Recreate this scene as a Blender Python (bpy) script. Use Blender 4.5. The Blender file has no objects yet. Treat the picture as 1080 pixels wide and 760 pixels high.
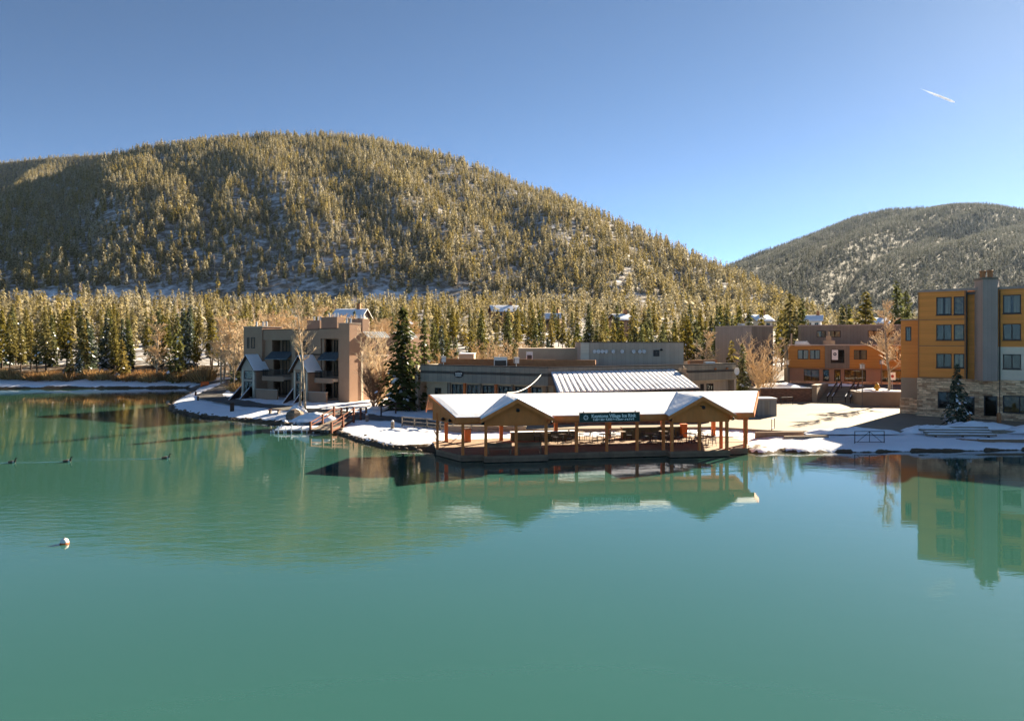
import bpy, math, random
import numpy as np
from mathutils import Vector, Matrix, Euler
random.seed(7)
RNG = np.random.default_rng(7)
R = math.radians
SC = bpy.context.scene
COL = SC.collection

# ------------------------------------------------------------------ camera, sky, sun, exposure
F, CX, HY, CAMH = 780.0, 540.0, 360.0, 9.0      # photograph: focal length in px, centre column, horizon row, eye height
SUN_AZ, SUN_EL = 41.0, 22.5                      # degrees right of the view direction (+Y), above the horizon
cam_d = bpy.data.cameras.new('camera')
cam = bpy.data.objects.new('camera', cam_d); COL.objects.link(cam)
cam.location = (0, 0, CAMH); cam.rotation_euler = (R(90), 0, 0)
cam_d.sensor_width = 36; cam_d.lens = 36 * F / 1080.0
cam_d.shift_y = -20 / 1080.0
cam_d.clip_start = 0.5; cam_d.clip_end = 60000
SC.camera = cam
w = bpy.data.worlds.new('World'); SC.world = w; w.use_nodes = True
nt = w.node_tree
sky = nt.nodes.new('ShaderNodeTexSky'); sky.sky_type = 'NISHITA'; sky.sun_disc = False
sky.sun_elevation = R(SUN_EL); sky.sun_rotation = R(SUN_AZ)
sky.altitude = 2800; sky.air_density = 0.36; sky.dust_density = 0.35; sky.ozone_density = 2.0
bg = nt.nodes['Background']; bg.inputs[1].default_value = 0.05
tint = nt.nodes.new('ShaderNodeVectorMath'); tint.operation = 'MULTIPLY'; tint.inputs[1].default_value = (.91, 1.02, .95)   # white balance
nt.links.new(sky.outputs[0], tint.inputs[0]); nt.links.new(tint.outputs[0], bg.inputs[0])
sdir = Vector((math.sin(R(SUN_AZ)) * math.cos(R(SUN_EL)), math.cos(R(SUN_AZ)) * math.cos(R(SUN_EL)), math.sin(R(SUN_EL))))
sun_d = bpy.data.lights.new('sun', 'SUN'); sun_d.energy = 5.0; sun_d.angle = R(0.53); sun_d.color = (1.0, 0.85, 0.63)
sun = bpy.data.objects.new('sun', sun_d); COL.objects.link(sun)
sun.rotation_euler = sdir.to_track_quat('Z', 'Y').to_euler(); sun.location = (60, 60, 60)
SC.view_settings.view_transform = 'Standard'; SC.view_settings.look = 'None'
SC.view_settings.exposure = 2.35; SC.view_settings.gamma = 1.0
SC.render.engine = 'CYCLES'
SC.cycles.use_denoising = True
SC.cycles.max_bounces = 6; SC.cycles.diffuse_bounces = 3; SC.cycles.glossy_bounces = 3
SC.cycles.transparent_max_bounces = 8; SC.cycles.transmission_bounces = 3
SC.cycles.caustics_reflective = False; SC.cycles.caustics_refractive = False

# ------------------------------------------------------------------ helpers
def gp(px, py, z=0.0):
    """ground point under a pixel at height z"""
    D = F * (CAMH - z) / (py - HY)
    return ((px - CX) / F * D, D)
def pt(px, py, D):
    return Vector(((px - CX) / F * D, D, CAMH - (py - HY) / F * D))

def vnoise(x, y, seed=0):
    x = np.asarray(x, float); y = np.asarray(y, float)
    xi = np.floor(x).astype(np.int64); yi = np.floor(y).astype(np.int64)
    xf = x - xi; yf = y - yi
    def h(a, b):
        n = (a * 374761393 + b * 668265263 + seed * 982451653) & 0x7fffffff
        n = ((n ^ (n >> 13)) * 1274126177) & 0x7fffffff
        n = (n ^ (n >> 16)) & 0xffff
        return n / 65535.0
    sx = xf * xf * (3 - 2 * xf); sy = yf * yf * (3 - 2 * yf)
    a = h(xi, yi) * (1 - sx) + h(xi + 1, yi) * sx
    b = h(xi, yi + 1) * (1 - sx) + h(xi + 1, yi + 1) * sx
    return a * (1 - sy) + b * sy
def fbm(x, y, seed=0, o=3):
    s = 0; a = .5
    for i in range(o):
        s = s + a * vnoise(np.asarray(x) * 2 ** i, np.asarray(y) * 2 ** i, seed + i); a *= .5
    return s / (1 - .5 ** o)

# ---- materials
MATS = {}
def mat(name, c, c2=None, rough=.85, scale=2.0, bump=0.0, bscale=None, spec=.25, stretch=(1, 1, 1), metallic=0.0, lines=None, detail=4, wear=0.0, wearc=(.3, .28, .25)):
    """noise-varied Principled; lines=(axis, spacing, strength) adds board or panel joints"""
    if name in MATS: return MATS[name]
    m = bpy.data.materials.new(name); m.use_nodes = True; MATS[name] = m
    n = m.node_tree.nodes; l = m.node_tree.links; b = n['Principled BSDF']
    b.inputs['Roughness'].default_value = rough; b.inputs['Specular IOR Level'].default_value = spec
    b.inputs['Metallic'].default_value = metallic
    if c2 is None: c2 = tuple(v * .72 for v in c)
    tc = n.new('ShaderNodeTexCoord'); mp = n.new('ShaderNodeMapping'); mp.inputs['Scale'].default_value = stretch
    l.new(tc.outputs['Object'], mp.inputs[0])
    no = n.new('ShaderNodeTexNoise'); no.inputs['Scale'].default_value = scale; no.inputs['Detail'].default_value = detail
    no.inputs['Roughness'].default_value = .6
    l.new(mp.outputs[0], no.inputs[0])
    cr = n.new('ShaderNodeValToRGB'); cr.color_ramp.elements[0].position = .3; cr.color_ramp.elements[1].position = .7
    cr.color_ramp.elements[0].color = (*c2, 1); cr.color_ramp.elements[1].color = (*c, 1)
    l.new(no.outputs[0], cr.inputs[0])
    col = cr.outputs[0]
    hgt = None
    if lines:
        ax, sp, st = lines
        sep = n.new('ShaderNodeSeparateXYZ'); l.new(tc.outputs['Object'], sep.inputs[0])
        if ax == 'h':
            src = n.new('ShaderNodeMath'); src.operation = 'ADD'
            l.new(sep.outputs[0], src.inputs[0]); l.new(sep.outputs[1], src.inputs[1]); so = src.outputs[0]
        else: so = sep.outputs[2]
        dv = n.new('ShaderNodeMath'); dv.operation = 'DIVIDE'; dv.inputs[1].default_value = sp; l.new(so, dv.inputs[0])
        fr = n.new('ShaderNodeMath'); fr.operation = 'FRACT'; l.new(dv.outputs[0], fr.inputs[0])
        gt = n.new('ShaderNodeMath'); gt.operation = 'GREATER_THAN'; gt.inputs[1].default_value = .1; l.new(fr.outputs[0], gt.inputs[0])
        fl = n.new('ShaderNodeMath'); fl.operation = 'FLOOR'; l.new(dv.outputs[0], fl.inputs[0])
        wn = n.new('ShaderNodeTexWhiteNoise'); wn.noise_dimensions = '1D'; l.new(fl.outputs[0], wn.inputs['W'])
        mr = n.new('ShaderNodeMapRange'); mr.inputs[3].default_value = 1 - st * .6; mr.inputs[4].default_value = 1.05; l.new(wn.outputs[0], mr.inputs[0])
        mg = n.new('ShaderNodeMapRange'); mg.inputs[3].default_value = 1 - st; mg.inputs[4].default_value = 1; l.new(gt.outputs[0], mg.inputs[0])
        mm = n.new('ShaderNodeMath'); mm.operation = 'MULTIPLY'; l.new(mr.outputs[0], mm.inputs[0]); l.new(mg.outputs[0], mm.inputs[1])
        mx = n.new('ShaderNodeVectorMath'); mx.operation = 'SCALE'; l.new(col, mx.inputs[0]); l.new(mm.outputs[0], mx.inputs['Scale'])
        col = mx.outputs[0]; hgt = gt.outputs[0]
    if wear > 0:
        n2 = n.new('ShaderNodeTexNoise'); n2.inputs['Scale'].default_value = scale * .35; n2.inputs['Detail'].default_value = 8
        mp2 = n.new('ShaderNodeMapping'); mp2.inputs['Scale'].default_value = (1, 1, .35); l.new(tc.outputs['Object'], mp2.inputs[0]); l.new(mp2.outputs[0], n2.inputs[0])
        r2 = n.new('ShaderNodeValToRGB'); r2.color_ramp.elements[0].position = .52; r2.color_ramp.elements[1].position = .72
        r2.color_ramp.elements[0].color = (0, 0, 0, 1); r2.color_ramp.elements[1].color = (wear, wear, wear, 1); l.new(n2.outputs[0], r2.inputs[0])
        m2 = n.new('ShaderNodeMix'); m2.data_type = 'RGBA'; l.new(r2.outputs[0], m2.inputs[0]); l.new(col, m2.inputs[6]); m2.inputs[7].default_value = (*wearc, 1)
        col = m2.outputs[2]
    l.new(col, b.inputs['Base Color'])
    if bump > 0:
        bp = n.new('ShaderNodeBump'); bp.inputs['Strength'].default_value = bump; bp.inputs['Distance'].default_value = .05
        nb = n.new('ShaderNodeTexNoise'); nb.inputs['Scale'].default_value = bscale or scale * 4; nb.inputs['Detail'].default_value = 5
        l.new(mp.outputs[0], nb.inputs[0]); l.new(nb.outputs[0], bp.inputs['Height']); l.new(bp.outputs[0], b.inputs['Normal'])
    return m

def foliage_mat(name, c1, c2, c3=None, frost=0.0, trans=.35, up=0.0):
    """per-tree and per-spray varied leaf material with light passing through; frost = share of frosted trees"""
    m = bpy.data.materials.new(name); m.use_nodes = True; MATS[name] = m
    n = m.node_tree.nodes; l = m.node_tree.links
    out = n['Material Output']; n.remove(n['Principled BSDF'])
    oi = n.new('ShaderNodeObjectInfo'); geo = n.new('ShaderNodeNewGeometry')
    cr = n.new('ShaderNodeValToRGB'); e = cr.color_ramp.elements
    e[0].color = (*c1, 1); e[1].color = (*c2, 1)
    if c3: x = cr.color_ramp.elements.new(.82); x.color = (*c2, 1); e = cr.color_ramp.elements; e[2].color = (*c3, 1)
    l.new(oi.outputs['Random'], cr.inputs[0])
    mr = n.new('ShaderNodeMapRange'); mr.inputs[3].default_value = .35; mr.inputs[4].default_value = 1.6
    l.new(geo.outputs['Random Per Island'], mr.inputs[0])
    sc = n.new('ShaderNodeVectorMath'); sc.operation = 'SCALE'; l.new(cr.outputs[0], sc.inputs[0]); l.new(mr.outputs[0], sc.inputs['Scale'])
    col = sc.outputs[0]
    if frost > 0:
        f1 = n.new('ShaderNodeMath'); f1.operation = 'MULTIPLY'; f1.inputs[1].default_value = 7.31; l.new(oi.outputs['Random'], f1.inputs[0])
        f2 = n.new('ShaderNodeMath'); f2.operation = 'FRACT'; l.new(f1.outputs[0], f2.inputs[0])
        f3 = n.new('ShaderNodeMath'); f3.operation = 'MULTIPLY'; l.new(f2.outputs[0], f3.inputs[0]); l.new(geo.outputs['Random Per Island'], f3.inputs[1])
        f4 = n.new('ShaderNodeMath'); f4.operation = 'MULTIPLY'; f4.inputs[1].default_value = frost; l.new(f3.outputs[0], f4.inputs[0])
        mx = n.new('ShaderNodeMix'); mx.data_type = 'RGBA'; l.new(f4.outputs[0], mx.inputs[0]); l.new(col, mx.inputs[6]); mx.inputs[7].default_value = (.6, .6, .6, 1)
        col = mx.outputs[2]
    d = n.new('ShaderNodeBsdfDiffuse'); t = n.new('ShaderNodeBsdfTranslucent'); ms = n.new('ShaderNodeMixShader'); ms.inputs[0].default_value = trans
    l.new(col, d.inputs[0]); l.new(col, t.inputs[0]); l.new(d.outputs[0], ms.inputs[1]); l.new(t.outputs[0], ms.inputs[2]); l.new(ms.outputs[0], out.inputs[0])
    return m

# ---- mesh builder
class MB:
    def __init__(s): s.v = []; s.f = []; s.mi = []
    def add(s, vs, fs, mi=0):
        o = len(s.v); s.v += [tuple(v) for v in vs]; s.f += [tuple(i + o for i in f) for f in fs]; s.mi += [mi] * len(fs); return s
    def box(s, x0, x1, y0, y1, z0, z1, mi=0):
        return s.add([(x0, y0, z0), (x1, y0, z0), (x1, y1, z0), (x0, y1, z0), (x0, y0, z1), (x1, y0, z1), (x1, y1, z1), (x0, y1, z1)],
                     [(0, 3, 2, 1), (4, 5, 6, 7), (0, 1, 5, 4), (1, 2, 6, 5), (2, 3, 7, 6), (3, 0, 4, 7)], mi)
    def prism(s, poly, z0, z1, mi=0):
        """vertical extrusion of a plan polygon; z0/z1 scalars or lists"""
        n = len(poly); a = z0 if hasattr(z0, '__len__') else [z0] * n; b = z1 if hasattr(z1, '__len__') else [z1] * n
        vs = [(p[0], p[1], a[i]) for i, p in enumerate(poly)] + [(p[0], p[1], b[i]) for i, p in enumerate(poly)]
        fs = [tuple(range(n - 1, -1, -1)), tuple(range(n, 2 * n))] + [(i, (i + 1) % n, n + (i + 1) % n, n + i) for i in range(n)]
        return s.add(vs, fs, mi)
    def slab(s, pts, off, mi=0):
        """any polygon extruded by a vector"""
        n = len(pts); off = Vector(off); p = [Vector(q) for q in pts]
        return s.add([tuple(q) for q in p] + [tuple(q + off) for q in p],
                     [tuple(range(n - 1, -1, -1)), tuple(range(n, 2 * n))] + [(i, (i + 1) % n, n + (i + 1) % n, n + i) for i in range(n)], mi)
    def tube(s, p0, p1, r0, r1=None, n=6, mi=0, cap=True):
        r1 = r0 if r1 is None else r1
        p0 = Vector(p0); p1 = Vector(p1); d = (p1 - p0).normalized()
        a = d.orthogonal().normalized(); b = d.cross(a)
        vs = []
        for p, r in ((p0, r0), (p1, r1)):
            for k in range(n):
                t = 2 * math.pi * k / n; vs.append(tuple(p + a * (r * math.cos(t)) + b * (r * math.sin(t))))
        fs = [(k, (k + 1) % n, n + (k + 1) % n, n + k) for k in range(n)]
        if cap: fs += [tuple(range(n - 1, -1, -1)), tuple(range(n, 2 * n))]
        return s.add(vs, fs, mi)
    def bar(s, p0, p1, w, h, mi=0):
        """rectangular beam between two points: w horizontal, h in the other direction"""
        p0 = Vector(p0); p1 = Vector(p1); d = (p1 - p0).normalized()
        side = d.cross(Vector((0, 0, 1)))
        side = Vector((1, 0, 0)) if side.length < 1e-4 else side.normalized()
        up = side.cross(d).normalized()
        vs = []
        for p in (p0, p1):
            for a, b in ((-1, -1), (1, -1), (1, 1), (-1, 1)): vs.append(tuple(p + side * (a * w / 2) + up * (b * h / 2)))
        return s.add(vs, [(3, 2, 1, 0), (4, 5, 6, 7), (0, 1, 5, 4), (1, 2, 6, 5), (2, 3, 7, 6), (3, 0, 4, 7)], mi)
    def path(s, pts, r, n=6, mi=0):
        for a, b in zip(pts[:-1], pts[1:]): s.tube(a, b, r, r, n, mi)
        return s
    def lathe(s, prof, n=12, c=(0, 0, 0), mi=0):
        vs = []; fs = []
        for (r, z) in prof:
            for k in range(n):
                t = 2 * math.pi * k / n; vs.append((c[0] + r * math.cos(t), c[1] + r * math.sin(t), c[2] + z))
        for i in range(len(prof) - 1):
            for k in range(n): fs.append((i * n + k, i * n + (k + 1) % n, (i + 1) * n + (k + 1) % n, (i + 1) * n + k))
        fs += [tuple(range(n - 1, -1, -1)), tuple(range((len(prof) - 1) * n, len(prof) * n))]
        return s.add(vs, fs, mi)
    def wall(s, x0, x1, z0, z1, y0, y1, holes, mi=0):
        """slab in the xz plane between y0 (front) and y1 with rectangular openings (xa, xb, za, zb)"""
        xs = sorted({x0, x1, *[min(max(h[i], x0), x1) for h in holes for i in (0, 1)]}); zs = sorted({z0, z1, *[min(max(h[i], z0), z1) for h in holes for i in (2, 3)]})
        nx, nz = len(xs) - 1, len(zs) - 1
        def solid(i, k):
            if i < 0 or k < 0 or i >= nx or k >= nz: return False
            cx = (xs[i] + xs[i + 1]) / 2; cz = (zs[k] + zs[k + 1]) / 2
            return not any(h[0] < cx < h[1] and h[2] < cz < h[3] for h in holes)
        for i in range(nx):
            for k in range(nz):
                if not solid(i, k): continue
                a, b, c, d = xs[i], xs[i + 1], zs[k], zs[k + 1]
                s.add([(a, y0, c), (b, y0, c), (b, y0, d), (a, y0, d), (a, y1, c), (b, y1, c), (b, y1, d), (a, y1, d)],
                      [(0, 1, 2, 3), (7, 6, 5, 4)] + ([] if solid(i - 1, k) else [(0, 3, 7, 4)]) + ([] if solid(i + 1, k) else [(1, 5, 6, 2)])
                      + ([] if solid(i, k - 1) else [(0, 4, 5, 1)]) + ([] if solid(i, k + 1) else [(3, 2, 6, 7)]), mi)
        return s
    def mesh(s, name, mats):
        me = bpy.data.meshes.new(name); me.from_pydata(s.v, [], s.f)
        for m in (mats if isinstance(mats, (list, tuple)) else [mats]): me.materials.append(m)
        if any(s.mi): me.polygons.foreach_set('material_index', s.mi)
        me.update(); return me
    def build(s, name, mats, parent=None, loc=None, smooth=False):
        me = s.mesh(name, mats)
        if smooth: me.polygons.foreach_set('use_smooth', [True] * len(me.polygons))
        return ob(name, me, parent, loc)
def ob(name, me, parent=None, loc=None, rz=0):
    o = bpy.data.objects.new(name, me); COL.objects.link(o)
    if parent is not None: o.parent = parent
    if loc is not None: o.location = loc
    if rz: o.rotation_euler = (0, 0, rz)
    return o
def tag(o, label=None, cat=None, group=None, kind=None):
    if label: o['label'] = label
    if cat: o['category'] = cat
    if group: o['group'] = group
    if kind: o['kind'] = kind
    return o
def thing(name, label, cat, loc=(0, 0, 0), rz=0, group=None):
    return tag(ob(name, None, None, loc, rz), label, cat, group)
def np_mesh(name, V, faces, mats, mi=None, smooth=False):
    """fast mesh from an (n,3) array and an (m,k) face array"""
    me = bpy.data.meshes.new(name); V = np.asarray(V, np.float32); Fc = np.asarray(faces, np.int32); k = Fc.shape[1]
    me.vertices.add(len(V)); me.vertices.foreach_set('co', V.ravel())
    me.loops.add(Fc.size); me.loops.foreach_set('vertex_index', Fc.ravel())
    me.polygons.add(len(Fc)); me.polygons.foreach_set('loop_start', np.arange(0, Fc.size, k, dtype=np.int32))
    for m in mats: me.materials.append(m)
    if mi is not None: me.polygons.foreach_set('material_index', np.asarray(mi, np.int32))
    if smooth: me.polygons.foreach_set('use_smooth', np.ones(len(Fc), bool))
    me.update(calc_edges=True); me.validate(); return me
def grid_mesh(name, X, Y, Z, mats, attrs=None, smooth=True):
    r, c = X.shape; V = np.stack([X, Y, Z], -1).reshape(-1, 3)
    i = np.arange(r * c).reshape(r, c)
    Fc = np.stack([i[:-1, :-1], i[:-1, 1:], i[1:, 1:], i[1:, :-1]], -1).reshape(-1, 4)
    me = np_mesh(name, V, Fc, mats, smooth=smooth)
    for k, a in (attrs or {}).items():
        at = me.attributes.new(k, 'FLOAT', 'POINT'); at.data.foreach_set('value', np.asarray(a, np.float32).ravel())
    return me

# ------------------------------------------------------------------ terrain
LAKE = np.array([(-260, -60), (-260, 132), (-140, 138), (-97, 140.4), (-80, 141.8), (-64, 143.3), (-60.5, 142), gp(203, 414), gp(191, 420), gp(178, 427), gp(181, 433),
                 gp(203, 439), gp(240, 442.6), gp(270, 445), gp(298, 447.5), gp(312, 452), gp(333, 453.5), gp(341, 448.5), gp(349, 446.2), gp(355, 447.5), gp(352, 457),
                 gp(378, 466), gp(412, 474), gp(447, 474.5), gp(460, 476.5), (-4, 62.6), (5, 64), (14, 65), (18.6, 62.5), (19.4, 59.6), gp(806, 478.5),
                 gp(825, 476.6), gp(850, 478), gp(885, 476.5), gp(915, 477), gp(950, 476), gp(1010, 475.8), gp(1080, 474.5), (62, 60), (100, 40), (110, -60)])
def lake_dist(x, y):
    """signed distance to the lake: negative over water"""
    x = np.asarray(x, float); y = np.asarray(y, float)
    d2 = np.full(x.shape, 1e12); ins = np.zeros(x.shape, bool); n = len(LAKE)
    for i in range(n):
        ax, ay = LAKE[i]; bx, by = LAKE[(i + 1) % n]
        ex, ey = bx - ax, by - ay
        t = np.clip(((x - ax) * ex + (y - ay) * ey) / (ex * ex + ey * ey), 0, 1)
        d2 = np.minimum(d2, (x - ax - t * ex) ** 2 + (y - ay - t * ey) ** 2)
        c = (ay > y) != (by > y)
        with np.errstate(divide='ignore', invalid='ignore'):
            ins ^= c & (x < (bx - ax) * (y - ay) / (by - ay if by != ay else 1e-9) + ax)
    d = np.sqrt(d2); return np.where(ins, -d, d)

# ridge of the near mountain: (photo column, photo row, distance)
RIDGE = np.array([(-420, 300, 1000), (-220, 262, 1150), (-60, 218, 1250), (0, 199, 1280), (50, 181, 1310), (100, 165, 1340), (150, 153, 1380), (200, 146, 1410), (250, 141, 1430), (300, 139, 1450),
                  (360, 139, 1450), (400, 143, 1410), (450, 154, 1340), (500, 170, 1260), (550, 189, 1180), (600, 207, 1100), (650, 227, 1020), (700, 248, 940), (750, 271, 870), (790, 291, 810),
                  (830, 314, 750), (860, 328, 700), (900, 338, 660), (960, 346, 650), (1100, 348, 650), (1600, 348, 650)], float)
FARR = np.array([(620, 330, 2300), (700, 300, 2400), (760, 281, 2500), (800, 264, 2600), (850, 247, 2700), (900, 227, 2800), (940, 218, 2850), (980, 217, 2850), (1040, 213, 2800), (1080, 219, 2750),
                 (1150, 232, 2700), (1300, 262, 2600), (1600, 300, 2500)], float)
LEFR = np.array([(-500, 235, 1900), (-250, 196, 2000), (-80, 174, 2050), (0, 168, 2100), (60, 162, 2100), (115, 159, 2100), (180, 160, 2100), (260, 175, 2100), (380, 210, 2100)], float)
TREEH = 11.0
def ridge_at(tab, u):
    px = u * F + CX
    yr = np.interp(px, tab[:, 0], tab[:, 1]); Dr = np.interp(px, tab[:, 0], tab[:, 2])
    return CAMH + (HY - yr) / F * Dr - TREEH, Dr
DB, ZB = 560.0, 36.0
def hill(x, y):
    y = np.maximum(np.asarray(y, float), 1); u = np.asarray(x, float) / y
    zr, Dr = ridge_at(RIDGE, u); Dr = np.maximum(Dr, DB + 60)
    px = u * F + CX
    zb = np.interp(px, [0, 700, 860, 960], [ZB, ZB, 26, 16]); zb = np.minimum(zb, zr * .9)
    t = np.clip((y - DB) / (Dr - DB), 0, 1)
    up = zb + (zr - zb) * t * (1.12 - .12 * t)
    g = fbm(px / 85.0 + y / 900.0 + 3, y / 520.0, 5, 3) - .5
    g2 = fbm(px / 30.0 - y / 700.0, y / 180.0, 9, 3) - .5
    rid = (np.abs(vnoise(px / 62.0 + y / 420.0, y / 900.0 + 7, 14) - .5) * 2)
    up = up + (g * 32 + g2 * 12 + (rid - .5) * 12) * 4 * t * (1 - t)
    z = np.where(y < DB, 2 + (zb - 2) * np.clip((y - 150) / (DB - 150), 0, 1) ** 1.05, up)
    back = np.maximum(y - Dr, 0)
    return z - back * .35
def hill2(x, y, tab, D0, z0, seed):
    y = np.maximum(np.asarray(y, float), 1); u = np.asarray(x, float) / y
    zr, Dr = ridge_at(tab, u); px = u * F + CX
    t = np.clip((y - D0) / (Dr - D0), 0, 1)
    z = z0 + (zr - z0) * t * (1.1 - .1 * t)
    g = fbm(px / 70.0 - y / 600.0, y / 900.0, seed, 3) - .5; rid = np.abs(vnoise(px / 55.0 - y / 500.0, y / 1400.0, seed + 5) - .5) * 2
    return z + (g * 120 + (rid - .5) * 75) * 4 * t * (1 - t) - np.maximum(y - Dr, 0) * .35
def near_z(x, y):
    x = np.asarray(x, float); y = np.asarray(y, float)
    d = lake_dist(x, y); dp = np.maximum(d, 0)
    lump = (fbm(x / 1.3, y / 1.3, 21, 3) - .5) * .28 + (fbm(x / 5, y / 5, 22, 2) - .5) * .3
    z = .22 * (1 - np.exp(-dp / .22)) + .52 * (1 - np.exp(-dp / 2.6)) + lump * (1 - np.exp(-dp / 1.2)) * np.clip(1.2 - dp / 40, .25, 1)
    z = z + .3 * np.clip((-x - 8) / 8, 0, 1) * (1 - np.exp(-dp / 6)) + np.maximum(y - 118, 0) * .04 * (1 - np.exp(-dp / 9))
    b = np.clip((y - 150) / 16, 0, 1); z = z * (1 - b) + hill(x, y) * b
    return np.where(d < 0, -.06 + np.maximum(d * .35, -2.2), z)

def ground_mat(name, snow_cover, litter=(.11, .075, .045), nscale=.9, soft=.12):
    m = bpy.data.materials.new(name); m.use_nodes = True; n = m.node_tree.nodes; l = m.node_tree.links; b = n['Principled BSDF']
    tc = n.new('ShaderNodeTexCoord')
    no = n.new('ShaderNodeTexNoise'); no.inputs['Scale'].default_value = nscale; no.inputs['Detail'].default_value = 8; no.inputs['Roughness'].default_value = .68; l.new(tc.outputs['Object'], no.inputs[0])
    at = n.new('ShaderNodeAttribute'); at.attribute_name = 'snow'
    ad = n.new('ShaderNodeMath'); ad.operation = 'ADD'; l.new(no.outputs[0], ad.inputs[0]); l.new(at.outputs['Fac'], ad.inputs[1])
    cr = n.new('ShaderNodeValToRGB'); cr.color_ramp.elements[0].position = 1 - snow_cover; cr.color_ramp.elements[1].position = min(1, 1 - snow_cover + soft); l.new(ad.outputs[0], cr.inputs[0])
    n2 = n.new('ShaderNodeTexNoise'); n2.inputs['Scale'].default_value = nscale * 3.1; n2.inputs['Detail'].default_value = 6; l.new(tc.outputs['Object'], n2.inputs[0])
    c2 = n.new('ShaderNodeValToRGB'); c2.color_ramp.elements[0].color = (*[v * .45 for v in litter], 1); c2.color_ramp.elements[1].color = (*[v * 1.5 for v in litter], 1); l.new(n2.outputs[0], c2.inputs[0])
    mx = n.new('ShaderNodeMix'); mx.data_type = 'RGBA'; l.new(cr.outputs[0], mx.inputs[0]); l.new(c2.outputs[0], mx.inputs[6]); mx.inputs[7].default_value = (.86, .87, .9, 1)
    l.new(mx.outputs[2], b.inputs['Base Color']); b.inputs['Roughness'].default_value = .9; b.inputs['Specular IOR Level'].default_value = .1
    bp = n.new('ShaderNodeBump'); bp.inputs['Strength'].default_value = .6; bp.inputs['Distance'].default_value = .12; l.new(n2.outputs[0], bp.inputs['Height']); l.new(bp.outputs[0], b.inputs['Normal'])
    return m
M_GROUND = ground_mat('snowy_ground', .5)
M_HILL = ground_mat('snowy_forest_floor', .55, (.17, .14, .11), .12, .3)
M_FARHILL = ground_mat('far_forest_floor', .38, (.08, .075, .06), .03, .25)

xs = np.concatenate([np.arange(-150, -62, 1.0), np.arange(-62, 62, .42), np.arange(62, 140, 1.5)])
ys = np.concatenate([np.arange(38, 58, 1.0), np.arange(58, 104, .38), np.arange(104, 172, .8)])
X, Y = np.meshgrid(xs, ys); Z = near_z(X, Y)
dl = lake_dist(X, Y)
sn = np.full(X.shape, .35)
sn = np.where(dl < np.where(X > 19, .12, .3), -.45, sn); sn = np.where((dl >= .3) & (dl < .55) & (X < 19), -.02, sn)
sn = np.where((Y > 150), -.06, sn)
sn -= .3 * np.exp(-((X - 20.2) ** 2 + (Y - 61) ** 2) / 2.5)             # bare tan grass beside the deck
sn -= .3 * np.exp(-(((X + 7) / 2.2) ** 2 + ((Y - 62) / 1.0) ** 2))
sn -= .25 * np.exp(-((X - 41.5) ** 2 + (Y - 70.5) ** 2) / 3)
me = grid_mesh('ground', X, Y, Z, [M_GROUND], {'snow': sn}); tag(ob('ground', me), kind='structure')

def fan(name, fn, u0, u1, nu, Ds, m, lower=None, snow=0):
    U, D = np.meshgrid(np.linspace(u0, u1, nu), Ds); X = U * D; Z = fn(X, D)
    if lower is not None: Z = Z - lower(D)
    sn = np.full(X.shape, snow, float)
    sn += .03 * (D < 300)
    sn += .35 * np.clip(1 - np.abs(D - 560) / 45, 0, 1) * (fbm(U * 14, D / 200, 40) > .45)
    me = grid_mesh(name, X, D, Z, [m], {'snow': sn}); return tag(ob(name, me), kind='structure')
fan('hillside', hill, -1.25, 1.25, 560, np.concatenate([np.arange(164, 560, 8), np.arange(560, 1520, 9), np.arange(1530, 1900, 60)]), M_HILL, lambda D: np.where(D < 173, .6, 0))
fan('distant_hill', lambda x, y: hill2(x, y, FARR, 950, 8, 60), .1, 1.35, 260, np.arange(940, 3200, 22), M_FARHILL)
fan('left_ridge', lambda x, y: hill2(x, y, LEFR, 1200, 60, 80), -1.35, -.2, 200, np.arange(1200, 2500, 25), M_FARHILL)

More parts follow.
